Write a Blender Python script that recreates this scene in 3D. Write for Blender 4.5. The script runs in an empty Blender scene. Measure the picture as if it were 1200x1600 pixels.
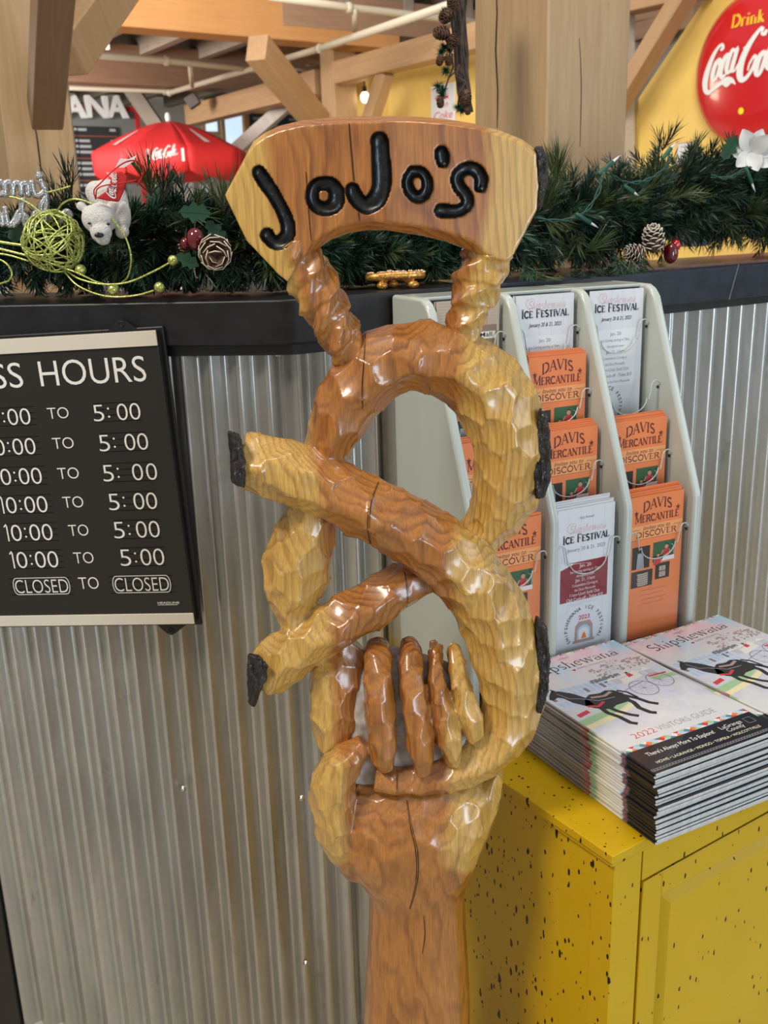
import bpy, bmesh, math, random
import numpy as np
from mathutils import Vector, Matrix, noise, kdtree
from mathutils.bvhtree import BVHTree

# ------------------------------------------------------------------ camera
SC = bpy.context.scene
COL = SC.collection
H = 1.42                        # camera height above the floor
FPX = 1524.0                    # focal length in pixels of the 1200 x 1600 frame
M = np.array([[0.99956775, -0.02939905, 0.0],
              [-0.00841405, -0.2860776, 0.95816951],
              [-0.02816927, -0.95775535, -0.28620131]])   # rows: world X,Y,Z in camera right,down,forward
cd = bpy.data.cameras.new('camera'); cam = bpy.data.objects.new('camera', cd); COL.objects.link(cam)
r_, d_, f_ = M[:, 0], M[:, 1], M[:, 2]
cam.matrix_world = Matrix(((r_[0], -d_[0], -f_[0], 0), (r_[1], -d_[1], -f_[1], 0), (r_[2], -d_[2], -f_[2], H), (0, 0, 0, 1)))
cd.sensor_fit = 'VERTICAL'; cd.sensor_height = 32.0; cd.sensor_width = 24.0
cd.lens = FPX / 1600 * 32.0; cd.clip_start = 0.05; cd.clip_end = 100
cd.dof.use_dof = True; cd.dof.focus_distance = 1.22; cd.dof.aperture_fstop = 9.0
SC.camera = cam

# ------------------------------------------------------------------ light
W = bpy.data.worlds.new('World'); SC.world = W; W.use_nodes = True
W.node_tree.nodes['Background'].inputs[0].default_value = (0.93, 0.96, 1.0, 1)
W.node_tree.nodes['Background'].inputs[1].default_value = 0.30

def area(name, loc, target, size, power, col, size_y=None):
    l = bpy.data.lights.new(name, 'AREA'); l.energy = power; l.color = col; l.size = size
    if size_y: l.shape = 'RECTANGLE'; l.size_y = size_y
    o = bpy.data.objects.new(name, l); COL.objects.link(o); o.location = loc
    o.rotation_euler = (Vector(target) - Vector(loc)).to_track_quat('-Z', 'Y').to_euler()
    return o
area('ceiling_or_fill_light', (-1.7, -0.3, 3.7), (0.1, 1.2, 0.8), 0.8, 72, (1.0, 0.90, 0.76))
area('ceiling_or_fill_light', (0.5, 1.0, 4.2), (0.3, 1.3, 0.8), 0.8, 26, (1.0, 0.92, 0.80))
area('window_light', (3.2, 0.6, 1.9), (0.1, 1.15, 1.0), 0.9, 13, (0.80, 0.88, 1.0), 1.8)
area('window_light', (2.7, -2.7, 1.25), (0.3, 1.4, 1.0), 0.75, 74, (0.66, 0.83, 1.0), 2.4)
area('ceiling_or_fill_light', (-1.4, 4.6, 3.15), (-2.4, 11.0, 2.3), 1.5, 150, (1.0, 0.95, 0.88))  # added fill out of view, brightens the umbrella and far hall
area('ceiling_or_fill_light', (-4.6, 7.6, 2.6), (-4.4, 12.4, 2.5), 1.0, 190, (1.0, 0.97, 0.94))  # added fill off to the left, brightens the menu letters
area('ceiling_or_fill_light', (-5.0, 8.6, 2.4), (-0.9, 8.0, 3.0), 1.0, 38, (1.0, 0.82, 0.60))  # added warm fill out of view, gives the tie beam its glow
area('ceiling_or_fill_light', (1.6, 3.2, 4.4), (3.4, 6.2, 1.4), 1.2, 75, (1.0, 0.92, 0.80))
SC.view_settings.view_transform = 'Standard'; SC.view_settings.look = 'None'
SC.view_settings.gamma = 1.0; SC.view_settings.use_curve_mapping = False
SC.view_settings.exposure = 0.2

# ------------------------------------------------------------------ geometry helpers
def ray(px, py):
    v = M @ np.array([px - 600.0, py - 800.0, FPX]); return v / v[1]
def P(px, py, Y):
    r = ray(px, py) * Y; return Vector((r[0], r[1], r[2] + H))
def hit(px, py, pt, nrm):
    r = Vector(ray(px, py)); o = Vector((0, 0, H)); t = (Vector(pt) - o).dot(nrm) / r.dot(nrm); return o + r * t
UD = Vector((0.835, 0.55, 0)).normalized(); ND = Vector((-UD.y, UD.x, 0)); ZD = Vector((0, 0, 1))
def UN(u, n, z): return UD * u + ND * n + ZD * (z + H)       # counter frame, z relative to the camera

def tag(o, label=None, cat=None, group=None, kind=None):
    if label: o['label'] = label
    if cat: o['category'] = cat
    if group: o['group'] = group
    if kind: o['kind'] = kind
    return o
def empty(name, loc, label=None, cat=None, group=None, mat=None):
    o = bpy.data.objects.new(name, None); COL.objects.link(o); o.empty_display_size = .05
    if mat is not None: o.matrix_world = mat
    else: o.location = loc
    return tag(o, label, cat, group)
def frame(loc, x, y, z): # matrix from axes
    return Matrix(((x[0], y[0], z[0], loc[0]), (x[1], y[1], z[1], loc[1]), (x[2], y[2], z[2], loc[2]), (0, 0, 0, 1)))

class MB:
    def __init__(s): s.v = []; s.f = []; s.m = []
    def add(s, vs, fs, mi=0):
        b = len(s.v); s.v.extend([tuple(v) for v in vs]); s.f.extend([tuple(b + i for i in f) for f in fs]); s.m.extend([mi] * len(fs)); return s
    def box(s, lo, hi, mi=0, T=None):
        x0, y0, z0 = lo; x1, y1, z1 = hi
        vs = [Vector(p) for p in ((x0,y0,z0),(x1,y0,z0),(x1,y1,z0),(x0,y1,z0),(x0,y0,z1),(x1,y0,z1),(x1,y1,z1),(x0,y1,z1))]
        if T is not None: vs = [T @ v for v in vs]
        return s.add(vs, [(0,3,2,1),(4,5,6,7),(0,1,5,4),(1,2,6,5),(2,3,7,6),(3,0,4,7)], mi)
    def tube(s, pts, r, n=8, mi=0, cap=True, close=False):
        pts = [Vector(p) for p in pts]; k = len(pts)
        rs = r if hasattr(r, '__len__') else [r] * k
        rings = []; up = None
        for i in range(k):
            a = pts[i - 1] if (i > 0 or close) else pts[i]; b = pts[(i + 1) % k] if (i < k - 1 or close) else pts[i]
            t = (b - a)
            if t.length < 1e-9: t = Vector((0, 0, 1))
            t.normalize()
            if up is None: up = t.orthogonal().normalized()
            up = (up - t * up.dot(t))
            if up.length < 1e-6: up = t.orthogonal()
            up.normalize(); sd = t.cross(up)
            rings.append([pts[i] + (up * math.cos(2 * math.pi * j / n) + sd * math.sin(2 * math.pi * j / n)) * rs[i] for j in range(n)])
        vs = [v for rg in rings for v in rg]; fs = []
        for i in range(k if close else k - 1):
            for j in range(n):
                a = i * n + j; b = i * n + (j + 1) % n; c = ((i + 1) % k) * n + (j + 1) % n; d = ((i + 1) % k) * n + j
                fs.append((a, b, c, d))
        if cap and not close: fs.append(tuple(range(n - 1, -1, -1))); fs.append(tuple(range((k - 1) * n, k * n)))
        return s.add(vs, fs, mi)
    def lathe(s, prof, n=24, T=None, mi=0):
        vs = []; fs = []
        for (r, z) in prof:
            for j in range(n): vs.append(Vector((r * math.cos(2*math.pi*j/n), r * math.sin(2*math.pi*j/n), z)))
        for i in range(len(prof) - 1):
            for j in range(n): fs.append((i*n+j, i*n+(j+1)%n, (i+1)*n+(j+1)%n, (i+1)*n+j))
        if T is not None: vs = [T @ v for v in vs]
        return s.add(vs, fs, mi)
    def prism(s, poly, h0, h1, T=None, mi=0):   # poly in local xy, extruded local z
        n = len(poly); vs = [Vector((p[0], p[1], h0)) for p in poly] + [Vector((p[0], p[1], h1)) for p in poly]
        if T is not None: vs = [T @ v for v in vs]
        fs = [tuple(range(n - 1, -1, -1)), tuple(range(n, 2 * n))] + [(i, (i + 1) % n, n + (i + 1) % n, n + i) for i in range(n)]
        return s.add(vs, fs, mi)
    def ell(s, c, r, T=None, mi=0, n=16, m=10, nz=0.0):
        vs = []; fs = []
        for i in range(m + 1):
            th = math.pi * i / m
            for j in range(n):
                ph = 2 * math.pi * j / n
                q = Vector((math.sin(th) * math.cos(ph) * r[0], math.sin(th) * math.sin(ph) * r[1], math.cos(th) * r[2]))
                if nz: q *= 1 + nz * noise.noise(q * (2.5 / max(r)) + Vector(c) * 7)
                q = q + Vector(c); vs.append(T @ q if T is not None else q)
        for i in range(m):
            for j in range(n): fs.append((i*n+j, (i+1)*n+j, (i+1)*n+(j+1)%n, i*n+(j+1)%n))
        return s.add(vs, fs, mi)
    def build(s, name, mats, parent=None, smooth=False, bevel=0, world=False, seg=2, fix=True, local_mat=None):
        me = bpy.data.meshes.new(name); me.from_pydata(s.v, [], s.f)
        mats = mats if isinstance(mats, (list, tuple)) else [mats]
        for m in mats: me.materials.append(m)
        if len(mats) > 1: me.polygons.foreach_set('material_index', s.m)
        if fix:
            bm = bmesh.new(); bm.from_mesh(me); bmesh.ops.remove_doubles(bm, verts=bm.verts, dist=1e-6); bmesh.ops.recalc_face_normals(bm, faces=bm.faces); bm.to_mesh(me); bm.free()
        if smooth: me.polygons.foreach_set('use_smooth', [True] * len(me.polygons))
        o = bpy.data.objects.new(name, me); COL.objects.link(o)
        if parent is not None:
            o.parent = parent
            if world: o.matrix_parent_inverse = parent.matrix_world.inverted()
        if local_mat is not None: o.matrix_local = local_mat
        if bevel:
            b = o.modifiers.new('bevel', 'BEVEL'); b.width = bevel; b.segments = seg; b.limit_method = 'ANGLE'; b.angle_limit = math.radians(40)
            if smooth is False: 
                for p in me.polygons: p.use_smooth = True
            b.harden_normals = True
        return o

def catmull(pts, step):
    """pts: list of tuples (any length >=3, first 3 = position); resampled at about step"""
    a = [np.array(p, float) for p in pts]; a = [2 * a[0] - a[1]] + a + [2 * a[-1] - a[-2]]; out = []
    for i in range(1, len(a) - 2):
        p0, p1, p2, p3 = a[i - 1:i + 3]; n = max(1, int(np.linalg.norm((p2 - p1)[:3]) / step))
        for k in range(n):
            t = k / n
            out.append(.5 * ((2 * p1) + (-p0 + p2) * t + (2*p0 - 5*p1 + 4*p2 - p3) * t*t + (-p0 + 3*p1 - 3*p2 + p3) * t**3))
    out.append(a[-2]); return out

# ---- flat print: text and ribbons laid on a plane (frame T: local x right, y up, z out of the page)
_fc = {}
def text_geo(s, shear=0.0, off=0.0):
    key = (s, shear, off)
    if key in _fc: return _fc[key]
    c = bpy.data.curves.new('t', 'FONT'); c.body = s; c.size = 1.0; c.shear = shear; c.offset = off; c.align_x = 'LEFT'; c.resolution_u = 4
    o = bpy.data.objects.new('t', c); COL.objects.link(o)
    dg = bpy.context.evaluated_depsgraph_get(); me = o.evaluated_get(dg).to_mesh()
    vs = [v.co.copy() for v in me.vertices]; fs = [tuple(p.vertices) for p in me.polygons]
    o.evaluated_get(dg).to_mesh_clear(); bpy.data.objects.remove(o); bpy.data.curves.remove(c)
    xs = [v.x for v in vs] or [0]
    _fc[key] = (vs, fs, min(xs), max(xs)); return _fc[key]
def text(mb, T, s, x, y, h, width=None, align='c', z=0.0003, mi=0, shear=0.0, off=0.0, arc=0.0, rot=0.0):
    """h = cap height; width forces the printed width"""
    vs, fs, a, b = text_geo(s, shear, off); k = h / 0.70; kx = k if width is None else width / (b - a)
    w = (b - a) * kx; x0 = x - (w / 2 if align == 'c' else (w if align == 'r' else 0))
    out = []; cr, sr = math.cos(rot), math.sin(rot)
    for v in vs:
        lx = x0 + (v.x - a) * kx - x; ly = v.y * k
        if arc: ly += arc * (1 - (lx / (w / 2)) ** 2)
        out.append(T @ Vector((x + lx * cr - ly * sr, y + lx * sr + ly * cr, z)))
    mb.add(out, fs, mi)
def ribbon(mb, T, pts, w, z=0.0003, mi=0, cap=True):
    n = len(pts); ws = w if hasattr(w, '__len__') else [w] * n; L = []; R = []
    for i in range(n):
        a = pts[max(i - 1, 0)]; b = pts[min(i + 1, n - 1)]; dx, dy = b[0] - a[0], b[1] - a[1]; l = math.hypot(dx, dy) or 1
        nx, ny = -dy / l, dx / l; h = ws[i] / 2
        L.append(T @ Vector((pts[i][0] + nx * h, pts[i][1] + ny * h, z))); R.append(T @ Vector((pts[i][0] - nx * h, pts[i][1] - ny * h, z)))
    mb.add(L + R, [(i, n + i, n + i + 1, i + 1) for i in range(n - 1)], mi)
def poly(mb, T, pts, z=0.0003, mi=0): mb.add([T @ Vector((p[0], p[1], z)) for p in pts], [tuple(range(len(pts)))], mi)
def rect(mb, T, x0, y0, x1, y1, z=0.0003, mi=0): poly(mb, T, [(x0, y0), (x1, y0), (x1, y1), (x0, y1)], z, mi)
def disc(mb, T, x, y, r, z=0.0003, mi=0, n=12, ry=None): poly(mb, T, [(x + r * math.cos(2*math.pi*i/n), y + (ry or r) * math.sin(2*math.pi*i/n)) for i in range(n)], z, mi)
def arcp(cx, cy, rx, ry, a0, a1, n=10): return [(cx + rx * math.cos(math.radians(a0 + (a1 - a0) * i / n)), cy + ry * math.sin(math.radians(a0 + (a1 - a0) * i / n))) for i in range(n + 1)]

# serif stroke letters: (advance, strokes[(weight, pts)], serifs[(x, y)])  weight 1 = thick, .4 = thin
TH, TN = 1.0, 0.42
GL = {
 'A': (.80, [(TN, [(.08,0),(.40,1)]), (TH, [(.40,1),(.72,0)]), (TN, [(.2,.33),(.6,.33)])], [(.08,0),(.72,0)]),
 'C': (.78, [(TH, arcp(.42,.5,.34,.48,40,320,14)), (TN, [(.68,.8),(.7,.98)])], []),
 'D': (.84, [(TH, [(.16,0),(.16,1)]), (TN, [(.1,.97),(.4,.97)]), (TN, [(.1,.03),(.4,.03)]), (TH, arcp(.4,.5,.36,.46,90,-90,12))], [(.16,0),(.16,1)]),
 'E': (.70, [(TH, [(.16,0),(.16,1)]), (TN, [(.16,.96),(.6,.96),(.6,.8)]), (TN, [(.16,.52),(.5,.52)]), (TN, [(.16,.04),(.62,.04),(.62,.22)])], [(.16,0),(.16,1)]),
 'F': (.66, [(TH, [(.16,0),(.16,1)]), (TN, [(.16,.96),(.6,.96),(.6,.8)]), (TN, [(.16,.52),(.5,.52)])], [(.16,0),(.16,1)]),
 'I': (.38, [(TH, [(.19,0),(.19,1)])], [(.19,0),(.19,1)]),
 'L': (.68, [(TH, [(.16,0),(.16,1)]), (TN, [(.16,.04),(.6,.04),(.6,.25)])], [(.16,0),(.16,1)]),
 'M': (1.0, [(TN, [(.14,0),(.16,1)]), (TH, [(.16,1),(.5,.1)]), (TN, [(.5,.1),(.84,1)]), (TH, [(.84,1),(.86,0)])], [(.14,0),(.86,0),(.14,1),(.86,1)]),
 'N': (.86, [(TN, [(.14,0),(.14,1)]), (TH, [(.14,1),(.72,0)]), (TN, [(.72,0),(.72,1)])], [(.14,0),(.12,1),(.72,1)]),
 'O': (.86, [(TH, arcp(.43,.5,.35,.48,0,360,20))], []),
 'R': (.80, [(TH, [(.16,0),(.16,1)]), (TN, [(.1,.97),(.4,.97)]), (TH, arcp(.4,.75,.24,.21,90,-90,8)), (TN, [(.16,.53),(.4,.53)]), (TH, [(.4,.53),(.72,0)])], [(.16,0),(.16,1),(.72,0)]),
 'S': (.66, [(TH, arcp(.33,.74,.23,.23,45,240,9) + [(.4,.48)] + arcp(.33,.26,.24,.23,60,-135,9))], []),
 'T': (.74, [(TH, [(.37,0),(.37,1)]), (TN, [(.07,.8),(.07,.96),(.67,.96),(.67,.8)])], [(.37,0)]),
 'V': (.80, [(TH, [(.08,1),(.40,0)]), (TN, [(.40,0),(.72,1)])], [(.08,1),(.72,1)]),
 's': (.46, [(TH*.8, arcp(.23,.48,.15,.15,50,235,7) + arcp(.22,.17,.16,.15,60,-135,7))], []),
 'h': (.62, [(TH, [(.14,0),(.14,1)]), (TN, arcp(.3,.42,.16,.2,160,60,5)), (TH, [(.46,.48),(.48,0)])], [(.14,0),(.48,0)]),
 'i': (.32, [(TH, [(.16,0),(.16,.62)]), (TH, [(.16,.8),(.16,.93)])], [(.16,0)]),
 'p': (.62, [(TH, [(.14,-.35),(.14,.62)]), (TH*.8, arcp(.3,.31,.2,.3,140,-140,12))], [(.14,-.35)]),
 'e': (.54, [(TN, [(.1,.34),(.44,.34)]), (TH*.8, arcp(.27,.31,.18,.29,5,315,12))], []),
 'w': (.84, [(TH, [(.08,.62),(.26,0)]), (TN, [(.26,0),(.42,.62)]), (TH, [(.42,.62),(.6,0)]), (TN, [(.6,0),(.76,.62)])], [(.08,.62),(.42,.62),(.76,.62)]),
 'a': (.56, [(TN, arcp(.27,.42,.16,.19,150,30,5)), (TH, [(.43,.45),(.43,.06),(.5,.02)]), (TH*.8, arcp(.25,.17,.17,.16,60,300,9))], []),
 'n': (.62, [(TH, [(.14,0),(.14,.62)]), (TN, arcp(.3,.42,.16,.2,160,60,5)), (TH, [(.46,.48),(.48,0)])], [(.14,0),(.48,0)]),
 'r': (.46, [(TH, [(.14,0),(.14,.62)]), (TN, arcp(.3,.42,.16,.2,160,50,5))], [(.14,0)]),
 'k': (.60, [(TH, [(.14,0),(.14,1)]), (TN, [(.14,.3),(.44,.62)]), (TH, [(.22,.38),(.5,0)])], [(.14,0),(.5,0)]),
 ' ': (.35, [], []),
}
def serif(mb, T, s, x, y, h, width=None, wt=.15, align='c', z=0.0003, mi=0, arc=0.0, small=1.0, shear=0.0, ser=True):
    """small: scale of all but the first letter of each word (small caps)"""
    items = []; adv = 0; first = True
    for ch in s:
        a, st, sf = GL[ch]; sc = 1.0 if (first or ch == ' ') else small
        items.append((adv, sc, st, sf)); adv += a * sc; first = (ch == ' ')
    kx = h if width is None else width / adv; w = adv * kx; x0 = x - (w / 2 if align == 'c' else 0)
    for (ad, sc, st, sf) in items:
        def F(p):
            lx = x0 + (ad + (p[0] + shear * p[1]) * sc) * kx; ly = p[1] * sc * h
            if arc: ly += arc * (1 - ((lx - x) / (w / 2)) ** 2)
            return (lx, y + ly)
        for i, (wg, pts) in enumerate(st): ribbon(mb, T, [F(p) for p in pts], wt * wg * h, z + i * 1e-5, mi)
        if ser:
            for (sx, sy) in sf:
                a = F((sx - .12, sy)); b = F((sx + .12, sy)); t = wt * .38 * h; ribbon(mb, T, [a, b], t, z + 9e-5, mi)

# flowing script logo strokes: (x, y, width), x right, y up, roughly 0..7 wide, 0..3 high
def _lg(l): return [((x - 735) / 100., (660 - y) / 100., w / 100.) for (x, y, w) in l]
LOGO = [_lg([(868,402,10),(890,392,16),(880,370,14),(850,378,14),(808,425,22),(768,505,30),(746,580,34),(752,636,28),(785,658,18),(835,640,16),(890,612,18),(940,598,26),(985,606,20),(1018,634,4)]),
        _lg([(905,604,10),(930,622,20),(942,642,4)]), _lg([(985,606,10),(955,622,20),(942,642,4)]),
        _lg([(868,462,18),(838,480,22),(815,540,26),(818,580,22),(842,580,16),(866,535,20),(878,480,20),(868,458,14),(850,478,8),(880,500,8)]),
        _lg([(955,455,10),(945,440,16),(918,450,20),(892,505,24),(885,555,24),(902,575,18),(930,560,8),(950,545,8)]),
        _lg([(1000,430,14),(975,415,16),(950,460,22),(935,520,24),(942,552,18),(965,545,12),(990,490,14),(1015,410,18),(990,490,22),(980,545,20),(1000,550,10),(1030,510,8)]),
        _lg([(1065,428,18),(1110,408,18)]),
        _lg([(1225,330,12),(1215,352,18),(1190,350,10),(1195,318,16),(1170,325,16),(1110,395,24),(1062,480,30),(1046,560,34),(1060,606,28),(1095,608,18),(1140,560,16),(1165,500,16),(1155,475,12),(1120,520,10),(1110,560,8)]),
        _lg([(1228,462,18),(1198,480,22),(1175,540,26),(1178,590,22),(1202,590,16),(1226,535,20),(1238,480,20),(1228,458,14)]),
        _lg([(1240,560,8),(1300,440,10),(1345,330,14),(1325,300,14),(1290,370,20),(1262,480,24),(1258,560,22),(1275,575,14),(1300,550,8)]),
        _lg([(1370,430,14),(1345,415,16),(1320,460,22),(1305,520,24),(1312,552,18),(1335,545,12),(1360,490,14),(1385,410,18),(1360,490,22),(1350,545,20),(1370,550,14),(1420,500,6)])]
def logo(mb, T, x, y, s, mi=0, z=0.0003, rot=0.0, k=1.0):
    c, sn = math.cos(rot), math.sin(rot)
    for i, st in enumerate(LOGO):
        q = catmull([(a, b, 0, w) for (a, b, w) in st], .12)
        ribbon(mb, T, [(x + s * (p[0] * c - p[1] * sn), y + s * (p[0] * sn + p[1] * c)) for p in q], [max(.01, p[3]) * s * k for p in q], z + i * 3e-5, mi)
# ------------------------------------------------------------------ materials
def newmat(name):
    m = bpy.data.materials.new(name); m.use_nodes = True; nt = m.node_tree; return m, nt, nt.nodes['Principled BSDF']
def plain(name, col, rough=.5, metal=0, coat=0, spec=.5, emit=None, es=0, sheen=0):
    m, nt, b = newmat(name); b.inputs['Base Color'].default_value = (*col, 1); b.inputs['Roughness'].default_value = rough
    b.inputs['Metallic'].default_value = metal; b.inputs['Coat Weight'].default_value = coat; b.inputs['Coat Roughness'].default_value = .08
    b.inputs['Specular IOR Level'].default_value = spec
    if emit: b.inputs['Emission Color'].default_value = (*emit, 1); b.inputs['Emission Strength'].default_value = es
    if sheen: b.inputs['Sheen Weight'].default_value = sheen
    return m
def N(nt, t, **k):
    n = nt.nodes.new(t)
    for a, v in k.items(): setattr(n, a, v)
    return n
def L(nt, a, b): nt.links.new(a, b)
def math_(nt, op, a, b=None, c=None):
    n = N(nt, 'ShaderNodeMath', operation=op)
    for i, v in enumerate((a, b, c)):
        if v is None: continue
        if isinstance(v, (int, float)): n.inputs[i].default_value = v
        else: L(nt, v, n.inputs[i])
    return n.outputs[0]
def ramp(nt, fac, stops, interp='LINEAR'):
    n = N(nt, 'ShaderNodeValToRGB'); cr = n.color_ramp; cr.interpolation = interp
    while len(cr.elements) < len(stops): cr.elements.new(.5)
    for e, (p, c) in zip(cr.elements, stops): e.position = p; e.color = (*c, 1) if len(c) == 3 else c
    L(nt, fac, n.inputs[0]); return n.outputs[0]
def mixc(nt, fac, a, b, mode='MIX'):
    n = N(nt, 'ShaderNodeMix', data_type='RGBA', blend_type=mode)
    for sock, v in ((n.inputs['Factor'], fac), (n.inputs[6], a), (n.inputs[7], b)):
        if isinstance(v, (int, float)): sock.default_value = v
        elif isinstance(v, tuple): sock.default_value = (*v, 1)
        else: L(nt, v, sock)
    return n.outputs[2]
def mapping(nt, scale=(1, 1, 1), loc=(0, 0, 0), src='Object'):
    tc = N(nt, 'ShaderNodeTexCoord'); mp = N(nt, 'ShaderNodeMapping'); mp.inputs['Scale'].default_value = scale; mp.inputs['Location'].default_value = loc
    L(nt, tc.outputs[src], mp.inputs[0]); return mp.outputs[0]
def noise_(nt, vec, scale, detail=4, rough=.5, dist=0):
    n = N(nt, 'ShaderNodeTexNoise'); n.inputs['Scale'].default_value = scale; n.inputs['Detail'].default_value = detail; n.inputs['Roughness'].default_value = rough; n.inputs['Distortion'].default_value = dist
    L(nt, vec, n.inputs['Vector']); return n.outputs[0]
def bump(nt, b, h, strength=.3, dist=.001):
    n = N(nt, 'ShaderNodeBump'); n.inputs['Strength'].default_value = strength; n.inputs['Distance'].default_value = dist
    L(nt, h, n.inputs['Height']); L(nt, n.outputs[0], b.inputs['Normal'])

def carved_wood(name, x0, y0, board=False):
    """varnished log: growth rings about the upright pith at (x0, y0), red-brown heartwood and yellow sapwood"""
    m, nt, b = newmat(name); v = mapping(nt)
    sep = N(nt, 'ShaderNodeSeparateXYZ'); L(nt, v, sep.inputs[0]); X, Y, Z = sep.outputs
    mp2 = mapping(nt, (1, 1, .35)); wob = noise_(nt, mp2, 9, 3, .5)
    wob2 = noise_(nt, mp2, 38, 2, .5)
    dx = math_(nt, 'SUBTRACT', X, x0); dy = math_(nt, 'SUBTRACT', Y, y0)
    r = math_(nt, 'SQRT', math_(nt, 'ADD', math_(nt, 'MULTIPLY', dx, dx), math_(nt, 'MULTIPLY', dy, dy)))
    dyr = math_(nt, 'SUBTRACT', Y, y0 + .075)
    rr_ = math_(nt, 'SQRT', math_(nt, 'ADD', math_(nt, 'MULTIPLY', dx, dx), math_(nt, 'MULTIPLY', dyr, dyr)))
    rr_ = math_(nt, 'ADD', rr_, math_(nt, 'MULTIPLY', math_(nt, 'SINE', math_(nt, 'MULTIPLY', Z, 14.0)), .006))
    rw = math_(nt, 'ADD', rr_, math_(nt, 'ADD', math_(nt, 'MULTIPLY', math_(nt, 'SUBTRACT', wob, .5), .06), math_(nt, 'MULTIPLY', math_(nt, 'SUBTRACT', wob2, .5), .010)))
    # rings
    ph = math_(nt, 'FRACT', math_(nt, 'MULTIPLY', rw, 1 / .0075))
    ring = ramp(nt, ph, [(0, (0, 0, 0)), (.45, (.15, .15, .15)), (.80, (.9, .9, .9)), (.92, (.6, .6, .6)), (1, (0, 0, 0))])
    rmask = noise_(nt, mapping(nt, (1, 1, .12)), 30, 2, .5)
    ring = mixc(nt, 1.0, ring, ramp(nt, rmask, [(.30, (.45,)*3), (.55, (1.0,)*3)]), 'MULTIPLY')
    ph2 = math_(nt, 'FRACT', math_(nt, 'MULTIPLY', rw, 1 / .019))
    ring2 = ramp(nt, ph2, [(0, (0, 0, 0)), (.7, (.5, .5, .5)), (.95, (1, 1, 1)), (1, (0, 0, 0))])
    # sapwood boundary varies with height
    zb = ramp(nt, math_(nt, 'DIVIDE', Z, 1.6), [(0, (.12,)*3), (.395, (.11,)*3), (.43, (.070,)*3), (.60, (.072,)*3), (.70, (.078,)*3), (.84, (.082,)*3), (.90, (.108,)*3), (1, (.108,)*3)])
    zs = N(nt, 'ShaderNodeSeparateColor'); L(nt, zb, zs.inputs[0])
    sap = math_(nt, 'DIVIDE', math_(nt, 'SUBTRACT', math_(nt, 'ADD', r, math_(nt, 'MULTIPLY', math_(nt, 'SUBTRACT', wob, .5), .03)), zs.outputs[0]), .012)
    sapf = N(nt, 'ShaderNodeClamp'); L(nt, math_(nt, 'ADD', sap, .5), sapf.inputs[0])
    fine = noise_(nt, mapping(nt, (1, 1, .06)), 420, 2, .6)
    blot = noise_(nt, mapping(nt, (1, 1, .5)), 14, 4, .6)
    heart = mixc(nt, ring, (.43, .158, .025), (.16, .044, .008))
    heart = mixc(nt, math_(nt, 'MULTIPLY', ring2, .45), heart, (.24, .070, .012))
    heart = mixc(nt, ramp(nt, blot, [(.35, (0, 0, 0)), (.7, (.55, .55, .55))]), heart, (.50, .205, .040))
    sapc = mixc(nt, ring, (.60, .345, .075), (.37, .19, .036))
    sapc = mixc(nt, ramp(nt, blot, [(.4, (0, 0, 0)), (.75, (.5, .5, .5))]), sapc, (.68, .42, .12))
    c = mixc(nt, sapf.outputs[0], heart, sapc)
    c = mixc(nt, .48, c, mixc(nt, ramp(nt, fine, [(.3, (0, 0, 0)), (.7, (1, 1, 1))]), (.28, .28, .28), (.72, .72, .72)), 'OVERLAY')
    L(nt, c, b.inputs['Base Color']); b.inputs['Roughness'].default_value = .42
    b.inputs['Coat Weight'].default_value = .85; b.inputs['Coat Roughness'].default_value = .15; b.inputs['Coat IOR'].default_value = 1.5
    h = math_(nt, 'ADD', math_(nt, 'MULTIPLY', ring, .5), math_(nt, 'MULTIPLY', fine, .4))
    bump(nt, b, h, .22, .0008)
    return m

def timber_mat(name, light, dark, rough=.6, sc=1.0, ax=0):
    """sawn timber, grain along local x (ax=0) or z (ax=2)"""
    m, nt, b = newmat(name); s = [9 * sc, 9 * sc, 9 * sc]; s[ax] = .7 * sc
    v = mapping(nt, tuple(s)); g = noise_(nt, v, 3.0, 6, .62, 1.5); s2 = [90 * sc] * 3; s2[ax] = 3 * sc
    g2 = noise_(nt, mapping(nt, tuple(s2)), 2.2, 3, .6); bl = noise_(nt, mapping(nt), 2.3, 2)
    c = mixc(nt, ramp(nt, g, [(.3, (0, 0, 0)), (.7, (1, 1, 1))]), light, dark)
    c = mixc(nt, math_(nt, 'MULTIPLY', g2, .35), c, tuple(x * .6 for x in dark))
    c = mixc(nt, math_(nt, 'MULTIPLY', bl, .35), c, tuple(min(1, x * 1.2) for x in light))
    L(nt, c, b.inputs['Base Color']); b.inputs['Roughness'].default_value = rough; bump(nt, b, g2, .25, .002)
    return m

def metal_mat():
    m, nt, b = newmat('galvanised_steel'); v = mapping(nt, (1, 1, .18)); st = noise_(nt, v, 16, 6, .62, .6); sp = noise_(nt, mapping(nt), 60, 3, .6)
    d = noise_(nt, mapping(nt, (1, 1, .5)), 4, 4, .6)
    c = mixc(nt, ramp(nt, st, [(.3, (0, 0, 0)), (.72, (1, 1, 1))]), (.40, .40, .375), (.60, .59, .55))
    c = mixc(nt, ramp(nt, sp, [(.35, (.25, .25, .25)), (.65, (0, 0, 0))]), c, (.40, .41, .40))
    dirt = noise_(nt, mapping(nt, (1, 1, .25), (3, 1, 0)), 22, 7, .75)
    c = mixc(nt, ramp(nt, dirt, [(.60, (0, 0, 0)), (.74, (.7, .7, .7))]), c, (.20, .185, .15))
    L(nt, c, b.inputs['Base Color']); b.inputs['Metallic'].default_value = .74
    L(nt, ramp(nt, d, [(.2, (.23,)*3), (.8, (.36,)*3)]), b.inputs['Roughness']); bump(nt, b, sp, .12, .001)
    return m

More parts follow.
